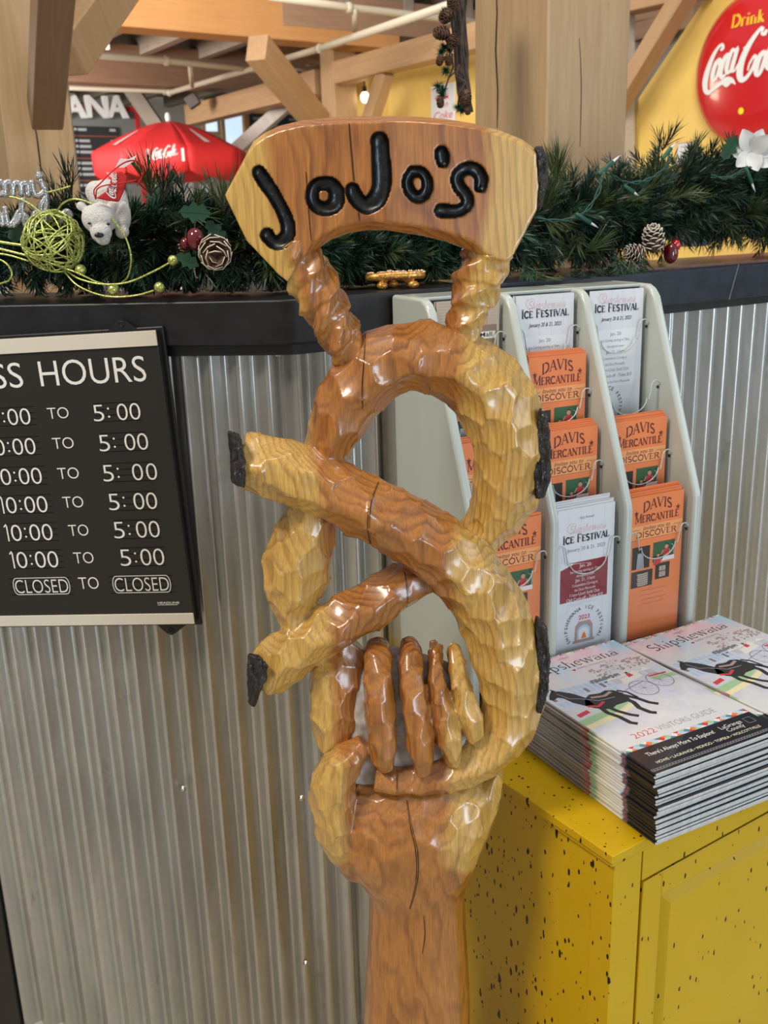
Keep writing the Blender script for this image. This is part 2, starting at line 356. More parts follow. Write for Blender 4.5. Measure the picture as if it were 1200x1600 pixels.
def speckled_yellow():
    m, nt, b = newmat('distressed_yellow_paint')
    def spots(scale, thr, seed, dens):
        v = mapping(nt, scale, seed); vo = N(nt, 'ShaderNodeTexVoronoi'); vo.inputs['Scale'].default_value = 1.0; L(nt, v, vo.inputs['Vector'])
        s = N(nt, 'ShaderNodeSeparateColor'); L(nt, vo.outputs['Color'], s.inputs[0])
        near = math_(nt, 'LESS_THAN', math_(nt, 'ADD', vo.outputs['Distance'], math_(nt, 'MULTIPLY', math_(nt, 'SUBTRACT', noise_(nt, v, 3.5, 3), .5), .25)), math_(nt, 'MULTIPLY', s.outputs[1], thr))
        return math_(nt, 'MULTIPLY', near, math_(nt, 'LESS_THAN', s.outputs[0], dens))
    a = spots((95, 95, 34), .24, (0, 0, 0), .34); c2 = spots((150, 150, 70), .30, (3.3, 1.2, 5), .28); c3 = spots((42, 42, 17), .16, (7.7, 2, 1), .34)
    f = math_(nt, 'MAXIMUM', a, math_(nt, 'MAXIMUM', c2, c3))
    t = noise_(nt, mapping(nt), 7, 4)
    base = mixc(nt, t, (.57, .35, .006), (.66, .42, .008))
    L(nt, mixc(nt, f, base, (.012, .01, .008)), b.inputs['Base Color']); b.inputs['Roughness'].default_value = .34; b.inputs['Specular IOR Level'].default_value = .3
    bump(nt, b, math_(nt, 'SUBTRACT', 1.0, f), .4, .0006)
    return m

def clear_plastic():
    m = bpy.data.materials.new('clear_acrylic'); m.use_nodes = True; nt = m.node_tree; nt.nodes.clear()
    o = N(nt, 'ShaderNodeOutputMaterial'); mx = N(nt, 'ShaderNodeMixShader'); t = N(nt, 'ShaderNodeBsdfTransparent'); t.inputs[0].default_value = (.985, .99, .99, 1)
    g = N(nt, 'ShaderNodeBsdfGlossy'); g.inputs['Roughness'].default_value = .06; fr = N(nt, 'ShaderNodeFresnel'); fr.inputs[0].default_value = 1.5
    ge = N(nt, 'ShaderNodeNewGeometry'); L(nt, math_(nt, 'MULTIPLY', fr.outputs[0], math_(nt, 'MULTIPLY', math_(nt, 'SUBTRACT', 1.0, ge.outputs['Backfacing']), .75)), mx.inputs[0]); L(nt, t.outputs[0], mx.inputs[1]); L(nt, g.outputs[0], mx.inputs[2]); L(nt, mx.outputs[0], o.inputs[0])
    return m
def noisy(name, c1, c2, scale, rough=.6, b_=.2, bd=.002, metal=0, coat=0):
    m, nt, b = newmat(name); n = noise_(nt, mapping(nt), scale, 5, .6); L(nt, mixc(nt, ramp(nt, n, [(.35, (0,)*3), (.65, (1,)*3)]), c1, c2), b.inputs['Base Color'])
    b.inputs['Roughness'].default_value = rough; b.inputs['Metallic'].default_value = metal; b.inputs['Coat Weight'].default_value = coat; bump(nt, b, n, b_, bd); return m
def glitter(name, c1, c2, sc=900, rough=.3):
    m, nt, b = newmat(name); vo = N(nt, 'ShaderNodeTexVoronoi'); vo.inputs['Scale'].default_value = sc; L(nt, mapping(nt), vo.inputs['Vector'])
    s = N(nt, 'ShaderNodeSeparateColor'); L(nt, vo.outputs['Color'], s.inputs[0]); L(nt, mixc(nt, s.outputs[0], c1, c2), b.inputs['Base Color'])
    b.inputs['Metallic'].default_value = .8; L(nt, ramp(nt, s.outputs[1], [(0, (.15,)*3), (1, (.6,)*3)]), b.inputs['Roughness'])
    bump(nt, b, s.outputs[2], .8, .001); return m

MT = dict(
 beam_mid=timber_mat('mid_brown_timber', (.40, .24, .135), (.27, .15, .08)),
 steel=metal_mat(), yellow=speckled_yellow(), acrylic=clear_plastic(),
 black_ledge=noisy('black_varnished_wood', (.005, .005, .006), (.012, .012, .014), 30, .40, .15, .001),
 navy_ledge=noisy('navy_black_varnished_wood', (.012, .016, .026), (.022, .028, .045), 30, .3, .15, .001),
 ledge_wood=timber_mat('reddish_ledge_wood', (.26, .15, .12), (.17, .09, .07), .3),
 black_plastic=plain('black_plastic', (.012, .012, .012), .35), sign_black=plain('black_sign_board', (.018, .016, .013), .45),
 white_print=plain('white_print', (.80, .78, .72), .5), cream=plain('cream_strip', (.66, .60, .50), .45),
 grey_plastic=plain('pale_grey_plastic', (.52, .56, .51), .22, coat=.35),
 grey_plastic_dark=plain('grey_pocket_plastic', (.42, .45, .43), .3, coat=.2),
 orange=plain('orange_card', (.84, .235, .075), .4, coat=.2), orange_light=plain('light_orange_band', (.88, .37, .14), .4, coat=.2), brown_ink=plain('brown_ink', (.14, .022, .014), .5),
 white_card=plain('white_card', (.74, .74, .76), .35, coat=.2), pink_ink=plain('pink_ink', (.62, .20, .20), .5), black_ink=plain('black_ink', (.018, .018, .02), .5), grey_ink=plain('grey_ink', (.20, .20, .22), .5),
 soft_ink=plain('pale_grey_ink', (.56, .56, .60), .5),
 maroon=plain('maroon_ink', (.26, .022, .03), .4, coat=.2), red_ink=plain('red_ink', (.62, .04, .05), .5), green_photo=plain('green_photo_ground', (.04, .12, .05), .4), skin=plain('photo_skin_tone', (.55, .28, .18), .5),
 paper=plain('paper_white', (.72, .73, .75), .6), tan_card=plain('tan_card', (.50, .40, .30), .4), sepia=plain('sepia_ink', (.24, .17, .12), .5),
 pink_wash=plain('pink_wash', (.80, .50, .60), .5), blue_wash=plain('blue_wash', (.42, .60, .78), .5), lilac=plain('lilac_wash', (.60, .60, .78), .5), green_wash=plain('green_wash', (.36, .56, .30), .5),
 yellow_wash=plain('yellow_wash', (.80, .74, .42), .5), brown_wash=plain('brown_wash', (.42, .30, .26), .5), teal=plain('teal_ink', (.06, .28, .34), .5), orange_ink=plain('orange_ink', (.80, .22, .05), .5),
 bark=noisy('dark_bark', (.004, .003, .003), (.020, .012, .008), 90, .45, 1.0, .004, coat=.15), groove=noisy('glossy_black_groove', (.002, .002, .002), (.005, .005, .005), 160, .36, .6, .001, coat=.2), crack=plain('dark_crack', (.012, .006, .003), .9),
 dust=noisy('dusty_grey_wood', (.34, .29, .25), (.60, .58, .55), 60, .7),
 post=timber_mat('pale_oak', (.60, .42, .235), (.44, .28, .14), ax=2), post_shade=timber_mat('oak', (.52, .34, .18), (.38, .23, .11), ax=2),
 beam=timber_mat('timber', (.50, .31, .16), (.34, .20, .10)), beam_orange_lit=timber_mat('orange_lit_timber', (.56, .28, .10), (.42, .19, .06)), beam_brown=timber_mat('brown_timber', (.36, .22, .14), (.24, .13, .075)),  # orange light on the tie beam is put into its timber colour
 joist=timber_mat('grey_brown_timber', (.36, .30, .24), (.22, .17, .13)), deck=plain('dark_deck', (.15, .13, .12), .9), pipe=plain('cream_pipe', (.44, .38, .29), .45), white_wood=timber_mat('whitewashed_timber', (.60, .55, .50), (.42, .37, .33), ax=2),
 ywall=noisy('yellow_wall_paint', (.78, .53, .13), (.84, .58, .16), 5, .6, .1), greywall=plain('grey_wall', (.36, .34, .31), .8), far_wall=plain('pale_wall', (.50, .45, .38), .8),
 red=plain('red_enamel', (.62, .012, .018), .22, coat=.8), red_cloth=plain('red_canvas', (.74, .03, .035), .6), dark_red=plain('red_felt', (.55, .02, .02), .7), white=plain('white_paint', (.82, .82, .82), .4), ink_yellow=plain('yellow_ink', (.85, .50, .03), .4), bright_yellow=plain('bright_yellow', (.90, .80, .02), .4),
 floor=noisy('beige_floor', (.46, .40, .29), (.54, .46, .34), 6, .45, .05),
 green1=plain('dark_green_needles', (.012, .036, .020), .42), green2=plain('blue_green_needles', (.034, .088, .055), .36), green3=plain('yellow_green_needles', (.060, .090, .028), .45), twig=plain('brown_twig', (.05, .028, .016), .8),
 leaf=plain('dark_green_leaf', (.018, .075, .035), .35), cone=noisy('cone_brown', (.07, .03, .015), (.16, .08, .04), 60, .6), snow=plain('white_cone_tips', (.72, .66, .56), .6), berry=plain('dark_red_berry', (.14, .004, .010), .12, coat=1), berry2=plain('bright_red_berry', (.50, .008, .015), .12, coat=1),
 fur=noisy('white_plush', (.66, .64, .62), (.80, .79, .77), 420, .95, .9, .003), black_nose=plain('black_nose', (.01, .01, .01), .3),
 gglit=glitter('green_gold_glitter', (.36, .44, .05), (.80, .84, .35)), sglit=glitter('silver_glitter', (.25, .25, .25), (.72, .72, .72)), gold=glitter('gold_glitter', (.62, .24, .035), (.85, .50, .14), 500), salt=plain('salt', (.85, .62, .45), .4),
 wire=plain('green_wire', (.015, .075, .055), .4), socket=plain('green_lamp_holder', (.020, .11, .075), .4), bulb=plain('clear_bulb', (.80, .80, .80), .08, coat=1), petal=plain('white_petal', (.76, .76, .74), .6),
 vine=noisy('grapevine', (.045, .028, .020), (.11, .075, .055), 80, .8), chalk=plain('chalkboard', (.020, .022, .026), .7), chalk_blue=plain('blue_chalkboard', (.035, .055, .10), .7), chalk_ink=plain('chalk_writing', (.42, .44, .46), .8), chalk_red=plain('red_brown_rule', (.32, .08, .04), .8),
 grey_board=timber_mat('grey_barn_board', (.22, .23, .22), (.14, .15, .15)), window_sky=plain('daylit_window', (.5, .6, .7), .5, emit=(.62, .80, 1.0), es=.85), bulb_on=plain('lit_bulb', (1, .9, .7), .5, emit=(1, .85, .6), es=6), lamp_on=plain('lit_panel', (1, .95, .8), .5, emit=(1, .93, .75), es=1.2),
 zinc=plain('zinc_screw', (.6, .6, .6), .25, metal=1), light_brown=plain('pale_brown', (.38, .26, .17), .7),
)
# ------------------------------------------------------------------ counter: ledge, corrugated steel, floor
LD = Vector((-.9905, .137, 0)).normalized(); LN = Vector((.137, .9905, 0)).normalized()     # left run: direction away to the left, normal away from the camera
CR = Vector((-.118, 1.3697, 0))                                                            # corner of the ledge front line
def off_pt(o):     # the corner moved back by o from the front line
    # intersection of the two offset lines
    a = CR + LN * o; b = CR + ND * o; d1 = LD; d2 = UD
    den = d1.x * d2.y - d1.y * d2.x; t = ((b.x - a.x) * d2.y - (b.y - a.y) * d2.x) / den
    return a + d1 * t
def path_poly(o, ll=1.5, rl=2.4, rnd=.02):
    c = off_pt(o); pts = [c + LD * ll]
    for i in range(7):
        t = i / 6; p = c + LD * rnd * (1 - t) ** 2 + UD * rnd * t ** 2; pts.append(p)
    pts.append(c + UD * rl); return pts
def ledge_part(mb, o0, o1, z0, z1, ll=1.5, rl=2.4, mi=0):
    a = path_poly(o0, ll, rl); b = path_poly(o1, ll, rl); pl = [(p.x, p.y) for p in a] + [(p.x, p.y) for p in reversed(b)]
    n = len(a); vs = [Vector((x, y, z0 + H)) for x, y in pl] + [Vector((x, y, z1 + H)) for x, y in pl]; k = 2 * n; fs = []
    for i in range(n - 1):
        fs.append((i, i + 1, k - 2 - i, k - 1 - i)); fs.append((k + i, k + k - 1 - i, k + k - 2 - i, k + i + 1))
    for i in range(k): fs.append((i, (i + 1) % k, k + (i + 1) % k, k + i))
    mb.add(vs, fs, mi)
ledge = empty('service_counter', (CR.x, CR.y, 0), 'corrugated steel counter capped by a black varnished wooden ledge', 'counter')
bpy.context.view_layer.update()
def split_ledge(side, name, mat):
    m = MB(); c0 = CR + UD * .30
    for (o0, o1, z0, z1) in ((0, .255, -.163, -.10),):
        if side == 'l':
            a = path_poly(o0)[:-1] + [off_pt(o0) + UD * .30]; b = path_poly(o1)[:-1] + [off_pt(o1) + UD * .30]
        else: a = [off_pt(o0) + UD * .301, off_pt(o0) + UD * 2.4]; b = [off_pt(o1) + UD * .301, off_pt(o1) + UD * 2.4]
        pl = [(p.x, p.y) for p in a] + [(p.x, p.y) for p in reversed(b)]; n = len(a); k = 2 * n
        vs = [Vector((x, y, z0 + H)) for x, y in pl] + [Vector((x, y, z1 + H)) for x, y in pl]; fs = []
        for i in range(n - 1): fs.append((i, i + 1, k - 2 - i, k - 1 - i)); fs.append((k + i, k + k - 1 - i, k + k - 2 - i, k + i + 1))
        for i in range(k): fs.append((i, (i + 1) % k, k + (i + 1) % k, k + i))
        m.add(vs, fs)
    return m.build(name, mat, ledge, world=True, bevel=.004)
split_ledge('l', 'ledge_board', MT['black_ledge'])
tag(split_ledge('r', 'ledge_board', MT['navy_ledge']), 'blue-black ledge board')
m = MB(); a = [off_pt(.03) + UD * .70, off_pt(.03) + UD * 2.4, off_pt(.25) + UD * 2.4, off_pt(.25) + UD * .70]
m.add([Vector((p.x, p.y, H - .0999)) for p in a] + [Vector((p.x, p.y, H - .096)) for p in a], [(3,2,1,0),(4,5,6,7),(0,1,5,4),(1,2,6,5),(2,3,7,6),(3,0,4,7)])
tag(m.build('top_board', MT['ledge_wood'], ledge, world=True), 'reddish brown top board')
m = MB(); ledge_part(m, .012, .05, -.178, -.1632); m.build('ledge_moulding', MT['black_ledge'], ledge, world=True)
# joint line in the right ledge board
jp = hit(1146, 415, CR, ND); m = MB(); j2 = hit(1139, 466, CR, ND)
m.tube([hit(1154, 413, CR, ND) - ND * .0003, hit(1139, 468, CR, ND) - ND * .0003], .0007, 4); m.build('board_joint', plain('pale_joint', (.20, .21, .24), .6), ledge, world=True)
# corrugated sheet, following the ledge line .028 behind it
def corrugated():
    off = .030; zt, zb = H - .178, .0; pitch = .0412; amp = .0078
    c = off_pt(off); R = .10; pts = []
    lend = hit(20, 1500, CR + LN * off, LN); ll = (lend - c).dot(LD)
    s = 0; path = []
    n1 = int((ll - R) / .0026)
    for i in range(n1): path.append((c + LD * (ll - (ll - R) * i / n1), -LN))
    for i in range(40):
        t = i / 40; p = c + LD * R * (1 - t) ** 2 + UD * R * t ** 2; nn = (-LN * (1 - t) - ND * t).normalized(); path.append((p, nn))
    n2 = int((2.3 - R) / .0026)
    for i in range(n2 + 1): path.append((c + UD * (R + (2.3 - R) * i / n2), -ND))
    vs = []; d = 0; prev = None; rows = 10
    for (p, nn) in path:
        if prev is not None: d += (p - prev).length
        prev = p; ph = (d / pitch) % 1
        sn = math.sin(2 * math.pi * ph); h = .5 + .5 * (sn * 1.12 - .10 * math.sin(6 * math.pi * ph))
        for j in range(rows + 1):
            z = zb + (zt - zb) * j / rows; q = p + nn * (amp * 2 * (h - .5) + .0005 * noise.noise(Vector((d * 3, 0, z * 2.0)))) 
            vs.append((q.x, q.y, z))
    k = rows + 1; fs = [(i * k + j, (i + 1) * k + j, (i + 1) * k + j + 1, i * k + j + 1) for i in range(len(path) - 1) for j in range(rows)]
    m = MB(); m.add(vs, fs); return m, ll
m, ll = corrugated()
cor = ledge
m.build('corrugated_sheet', MT['steel'], cor, world=True, smooth=True, fix=False)
for (px, py, w, nn, k) in ((286, 1233, CR, LN, 0), (471, 1248, CR, LN, 0), (307, 553, CR, LN, 0), (433, 553, CR, LN, 0), (1027, 1180, CR, ND, 0), (478, 1506, CR, LN, 1)):
    p = hit(px, py, w + nn * .0245, nn); m = MB()
    m.lathe([(0, .004), (.0022, .0038), (.0036, .0022), (.0042, 0), (.0055, -.0005), (.0055, -.0015)], 14, T=frame(p, UD if nn is ND else -LD, ZD, -nn)); m.build('screw', MT['zinc'], cor, world=True, smooth=True)
# black end trim at the lower left
c = off_pt(.030); e0 = c + LD * ll; m = MB()
T = frame((e0.x, e0.y, 0), -LD, LN, ZD); m.box((-.045, -.012, 0), (0.002, .05, H - .18), T=T)
tag(m.build('end_trim', MT['black_plastic'], bevel=.003), 'black upright trim closing the left end of the corrugated steel', 'trim')
m = MB(); m.box((-1.2, .06, 0), (-.04, .10, H - .18), T=T); tag(m.build('side_panel', MT['light_brown'], ledge, world=True), 'brown side panel')
# counter core behind the sheet
m = MB(); ledge_part(m, .05, .23, -H, -.1640, ll=ll + .02, rl=2.3); m.build('counter_core', MT['greywall'], ledge, world=True)
m = MB(); m.box((-14, -6, -.05), (14, 22, 0)); tag(m.build('floor', MT['floor']), kind='structure')
# ------------------------------------------------------------------ the carved wooden figure
Y0 = 1.05
base = P(650, 1600, Y0); SX = base.x; SO = Vector((SX, Y0, 0))
pith = P(608, 900, Y0) - SO
WOOD = carved_wood('varnished_carved_wood', pith.x, -.022)
statue = empty('carved_wooden_figure', SO, "tall carved wooden forearm holding a pretzel under a JoJo's sign", 'sculpture')
bpy.context.view_layer.update()
def SP(px, py, dy): return P(px, py, Y0 + dy) - SO
PXM = (P(601, 800, Y0) - P(600, 800, Y0)).length * 1.0
def superell(n, p, rot=0):
    out = []
    for j in range(n):
        a = 2 * math.pi * j / n; c, s = math.cos(a), math.sin(a)
        r = (abs(c) ** p + abs(s) ** p) ** (-1 / p); out.append((c * r, s * r))
    return out
def strand(mb, pts, n=18, p=2.0, twist=0.0, step=.006, saw=0.0):
    """pts: (px, py, dy, half width px, half depth m) or local (x, y, z, hw m, hd m, 'w')"""
    q = []
    for t in pts:
        if len(t) == 6: q.append(t[:5])
        else:
            v = SP(t[0], t[1], t[2]); q.append((v.x, v.y, v.z, t[3] * PXM, t[4]))
    q = catmull(q, step); sec = superell(n, p); k = len(q); vs = []; d = 0
    for i in range(k):
        c = Vector(q[i][:3]); a = Vector(q[max(i - 1, 0)][:3]); b = Vector(q[min(i + 1, k - 1)][:3]); t = (b - a).normalized()
        if i: d += (c - Vector(q[i - 1][:3])).length
        dep = Vector((0, -1, 0)); dep = (dep - t * dep.dot(t)).normalized(); sd = t.cross(dep)
        tw = twist * d; ct, st = math.cos(tw), math.sin(tw)
        for jj, (sx, sy) in enumerate(sec):
            sw = 1 + saw * (((d / .030 + jj / n) % 1) - .5); sx *= sw; sy *= sw
            x, y = sx * ct - sy * st, sx * st + sy * ct
            vs.append(c + sd * x * q[i][3] + dep * y * q[i][4])
    fs = [(i * n + j, i * n + (j + 1) % n, (i + 1) * n + (j + 1) % n, (i + 1) * n + j) for i in range(k - 1) for j in range(n)]
    fs.append(tuple(range(n - 1, -1, -1))); fs.append(tuple(range((k - 1) * n, k * n))); mb.add(vs, fs)

def remesh(mb, vox):
    o = mb.build('tmp', WOOD); mod = o.modifiers.new('r', 'REMESH'); mod.mode = 'VOXEL'; mod.voxel_size = vox
    dg = bpy.context.evaluated_depsgraph_get(); me = bpy.data.meshes.new_from_object(o.evaluated_get(dg)); bpy.data.objects.remove(o); return me
def mesh_np(me):
    n = len(me.vertices); co = np.empty(n * 3); me.vertices.foreach_get('co', co); co = co.reshape(-1, 3)
    e = np.empty(len(me.edges) * 2, int); me.edges.foreach_get('vertices', e); return co, e.reshape(-1, 2)
def smooth_np(co, e, it, lam=.5):
    n = len(co); deg = np.bincount(e.ravel(), minlength=n)[:, None].clip(1)
    for _ in range(it):
        s = np.zeros_like(co)
        for k in range(3): s[:, k] = np.bincount(e[:, 0], co[e[:, 1], k], n) + np.bincount(e[:, 1], co[e[:, 0], k], n)
        co = co + lam * (s / deg - co)
    return co
def set_co(me, co): me.vertices.foreach_set('co', co.ravel()); me.update()
def scallop(me, rad, depth, seed, it=3, stretch=1.0, flat=.5, calm=None):
    """gouge marks: cells over the surface, each a shallow hollow with a ridge where two meet"""
    co, e = mesh_np(me); co = smooth_np(co, e, it); set_co(me, co)
    no = np.empty(len(co) * 3); me.vertices.foreach_get('normal', no); no = no.reshape(-1, 3)
    rng = random.Random(seed); order = list(range(len(co))); rng.shuffle(order)
    seeds = []; grid = {}
    def K(c): return (int(c[0] / rad), int(c[1] / rad), int(c[2] / (rad * stretch)))
    for i in order[: len(order) // 2]:
        c = co[i]; k = K(c); ok = True
        for dx in (-1, 0, 1):
            for dy in (-1, 0, 1):
                for dz in (-1, 0, 1):
                    for s in grid.get((k[0]+dx, k[1]+dy, k[2]+dz), ()):
                        d = co[s] - c
                        if d[0]**2 + d[1]**2 + (d[2]/stretch)**2 < (rad * (.75 + .5 * ((s * 7919) % 97) / 97)) ** 2 and no[s] @ no[i] > .2: ok = False; break
                    if not ok: break
                if not ok: break
            if not ok: break
        if ok: seeds.append(i); grid.setdefault(k, []).append(i)
    kd = kdtree.KDTree(len(seeds)); 
    for j, i in enumerate(seeds): c = co[i]; kd.insert((c[0], c[1], c[2] / stretch), j)
    kd.balance(); disp = np.zeros(len(co)); pl = np.zeros((len(co), 3))
    sc = co[seeds]; sn = no[seeds]; dep = np.array([.55 + .9 * rng.random() for _ in seeds])
    for i in range(len(co)):
        c = co[i]; r = kd.find_n((c[0], c[1], c[2] / stretch), 3); best = None
        for (_, j, dd) in r:
            if sn[j] @ no[i] < .0: continue
            best = (j, dd); break
        if best is None: best = (r[0][1], r[0][2])
        j, dd = best; q = min(1.3, dd / (rad * .75)); disp[i] = depth * (q * q - .6) * dep[j]
        # pull toward the seed's tangent plane (facet)
        h = float((sc[j] - c) @ sn[j]); h = max(-.004, min(.004, h)); pl[i] = sn[j] * h * flat
    if calm:
        k_ = np.clip((co[:, 2] - calm[0]) / (calm[1] - calm[0]), .25, 1); disp *= k_; pl *= k_[:, None]
    co2 = co + no * disp[:, None] + pl; pass
    set_co(me, co2); me.polygons.foreach_set('use_smooth', [True] * len(me.polygons))
def add_mesh(name, me, mat, parent):
    me.name = name; me.materials.clear(); me.materials.append(mat); o = bpy.data.objects.new(name, me); COL.objects.link(o); o.parent = parent; return o

# --- pretzel
m = MB()
strand(m, [(468,992,.000,14,.016),(460,955,.004,34,.026),(461,900,.006,54,.036),(474,845,.008,50,.036),(492,780,.012,38,.034),(508,715,.006,36,.034),(538,640,.0,46,.036),(582,578,.0,52,.038),(645,556,.0,50,.038),(715,574,.0,56,.040),(768,618,.0,60,.041),(795,690,.0,57,.041),(790,765,.004,52,.038),(760,825,.016,40,.032),(705,876,.024,36,.028),(640,908,.014,36,.030),(575,946,.0,40,.034),(500,988,-.006,42,.035),(450,1024,-.006,42,.035),(412,1056,-.005,40,.034)], p=1.5)
strand(m, [(382,722,-.010,42,.034),(430,731,-.014,49,.037),(500,757,-.018,49,.038),(575,793,-.022,51,.039),(655,838,-.022,54,.039),(725,895,-.016,55,.040),(770,960,-.010,57,.041),(793,1030,-.008,58,.041),(800,1090,-.006,50,.040),(788,1140,-.012,46,.036),(750,1184,-.022,38,.028),(700,1210,-.032,31,.022),(640,1221,-.036,27,.019),(585,1215,-.034,24,.018)], p=1.5)
strand(m, [(556,1006,.014,30,.022),(530,1050,.004,44,.028),(524,1100,-.004,42,.028),(530,1150,-.004,36,.026),(552,1195,-.004,30,.022)], p=2.2)
me = remesh(m, .0020); scallop(me, .0235, .0024, 5, it=2, flat=.62)
pretzel = add_mesh('pretzel', me, WOOD, statue)
# --- hand and forearm
m = MB()
strand(m, [(0.016, .0, .0, .115, .095, 'w'), (0.012, .0, .15, .098, .082, 'w'), (0.006, .0, .30, .084, .068, 'w')] +
       [(651,1650,0,103,.059),(652,1540,0,95,.056),(652,1430,0,86,.052),(651,1380,-.002,86,.052),(647,1335,-.006,112,.056),(641,1290,-.008,136,.058),(637,1250,-.002,147,.052),(636,1222,.016,148,.038),(636,1190,.030,120,.020)], p=2.6, n=24)
strand(m, [(560,1350,-.010,30,.030),(534,1300,-.022,38,.034),(522,1252,-.030,38,.032),(524,1212,-.036,36,.029),(548,1182,-.040,26,.022),(570,1160,-.036,15,.014)], p=2.0)
strand(m, [(722,1310,.0,38,.040),(752,1245,.004,32,.038),(768,1205,.006,20,.030),(777,1186,.006,9,.018)], p=2.0)
for f in ([(592,1030,.022,19,.014),(590,1020,-.004,21,.018),(591,1060,-.028,23,.020),(595,1115,-.040,23,.021),(599,1165,-.044,22,.019),(600,1196,-.040,15,.013)],
          [(641,1030,.022,16,.014),(641,1020,-.004,17,.018),(643,1060,-.030,20,.020),(650,1115,-.042,21,.021),(657,1165,-.048,20,.019),(661,1206,-.046,12,.013)],
          [(682,1032,.022,11,.014),(680,1021,-.002,10,.016),(683,1070,-.028,14,.018),(693,1120,-.038,20,.019),(703,1160,-.042,19,.018),(708,1191,-.038,11,.012)],
          [(713,1038,.020,11,.014),(711,1024,-.002,12,.016),(719,1070,-.022,16,.018),(730,1108,-.030,20,.019),(738,1135,-.032,16,.016),(741,1152,-.030,9,.010)]):
    strand(m, f, p=2.5, n=16, step=.004)
me = remesh(m, .0020); scallop(me, .020, .0016, 9, it=2, flat=.5, calm=(.64, .72))
mb2 = MB(); strand(mb2, [(636,1215,-.010,120,.022),(638,1120,-.006,110,.026),(642,1060,.004,98,.026),(646,1030,.024,84,.018)], p=2.6, n=24)
me2 = remesh(mb2, .003); scallop(me2, .014, .0012, 21, it=3); tag(add_mesh('back_of_hand', me2, MT['dust'], statue), 'dusty grey back of the hand between the fingers')
# the flat of the forearm is planed smoother
hand = add_mesh('hand_and_forearm', me, WOOD, statue)
# --- twisted posts
def twisted(pts, tw, seed, nm):
    m = MB(); strand(m, pts, n=24, p=6, twist=tw, step=.0018, saw=.17); me = remesh(m, .0017); scallop(me, .014, .0009, seed, it=1, flat=.25); return add_mesh(nm, me, WOOD, statue)
twisted([(452,380,-.008,30,.022),(478,420,-.008,30,.022),(496,455,-.008,31,.023),(512,490,-.006,29,.022),(532,525,-.004,27,.022),(552,560,.0,26,.020)], -52, 3, 'twisted_post')
twisted([(770,375,-.004,30,.022),(760,405,-.004,30,.022),(748,438,-.004,31,.022),(737,470,-.002,28,.021),(728,500,.0,24,.020),(722,530,.0,22,.018)], -46, 4, 'twisted_post')

# --- sign board with ridge, carved lettering
crease = 604
def bd(px):   # depth of the board's front at px
    return -.046 + .00010 * abs(px - crease) * (1.0 if px < crease else .8)
top = [(394,223),(412,210),(436,199),(470,191),(510,187),(545,185),(604,184)]
topr = [(604,184),(650,185),(700,189),(745,196),(785,207),(818,220),(838,234)]
left_poly = [(394,223)] + top[1:] + [(604,346),(575,346),(545,350),(512,362),(487,379),(474,404),(449,440),(436,430),(385,376),(351,305)]
right_poly = topr + [(842,290),(839,328),(803,398),(791,410),(768,402),(738,377),(700,363),(660,354),(604,346)]
def densify(pl, st=6):
    out = []
    for i in range(len(pl)):
        a, b = pl[i], pl[(i + 1) % len(pl)]; n = max(1, int(math.hypot(b[0]-a[0], b[1]-a[1]) / st))
        out += [(a[0] + (b[0]-a[0]) * k / n, a[1] + (b[1]-a[1]) * k / n) for k in range(n)]
    return out
m = MB()
for pl in (left_poly, right_poly):
    n = len(pl); fr = [SP(x, y + (6 if y < 240 else 0), bd(x)) for x, y in pl]
    bk = []; mid = []
    for (x, y) in pl:
        up_ = 3 if y < 240 else 0; dn_ = 13 if (487 <= x <= 738 and y > 340) else 0
        v = SP(x, y, bd(x)); yb = .030 if x not in (351, 385) else .012
        zb_ = SP(x, y - up_, v.y + .013).z if up_ else (SP(x, y + dn_, yb).z if dn_ else v.z)
        bk.append(Vector((v.x, yb, zb_))); mid.append(Vector((v.x, v.y + (.013 if (up_ or dn_) else .005), zb_)))
    m.add(fr + mid + bk, [tuple(range(n)), tuple(range(3 * n - 1, 2 * n - 1, -1))] + [(q * n + i, (q + 1) * n + i, (q + 1) * n + (i + 1) % n, q * n + (i + 1) % n) for i in range(n) for q in (0, 1)])
me = remesh(m, .0015); co, e = mesh_np(me); co = smooth_np(co, e, 1)
# gouge the rim of the top edge a little
LET = {
 'letter_j': [(405,270,19),(414,284,20),(426,301,19),(438,322,18),(447,342,19),(451,358,20),(448,370,20),(437,379,19),(427,378,18),(418,368,20)],
 'letter_o': [(500,287,17),(515,287,18),(526,300,21),(524,318,22),(510,326,18),(495,322,18),(488,308,18),(492,292,17),(500,287,17)],
 'letter_j.001': [(593,220,23),(595,245,24),(597,275,25),(595,296,25),(588,312,25),(574,321,22),(562,316,20),(554,305,21),(551,297,19)],
 'letter_o.001': [(645,268,15),(660,270,14),(668,286,15),(663,303,16),(651,308,15),(640,298,15),(637,281,14),(645,268,15)],
 'apostrophe': [(690,239,18),(691,245,19),(692,252,17)],
 'letter_s': [(751,291,17),(752,278,18),(744,266,17),(732,263,17),(720,268,16),(714,279,17),(718,293,17),(728,305,17),(730,318,17),(720,328,16),(705,330,17),(690,329,19)]}
paths = {}
for k, v in LET.items(): paths[k] = [(p[0], p[1], p[3]) for p in catmull([(a, b, 0, c) for a, b, c in v], 4)]
allp = [(SP(x, y, bd(x)), w * PXM / 2) for pth in paths.values() for x, y, w in pth]
LP = np.array([[p.x, p.z] for p, _ in allp]); LW = np.array([w for _, w in allp])
front = co[:, 1] < -.015
for i in np.nonzero(front)[0]:
    d = np.hypot(LP[:, 0] - co[i, 0], LP[:, 1] - co[i, 2]) / LW; t = d.min()
    if t < .99: co[i, 1] += .0105 * math.sqrt(max(0, 1.0 - t * t)) + .0012
set_co(me, co); me.polygons.foreach_set('use_smooth', [False] * len(me.polygons)); 
board = add_mesh('sign_board', me, WOOD, statue)
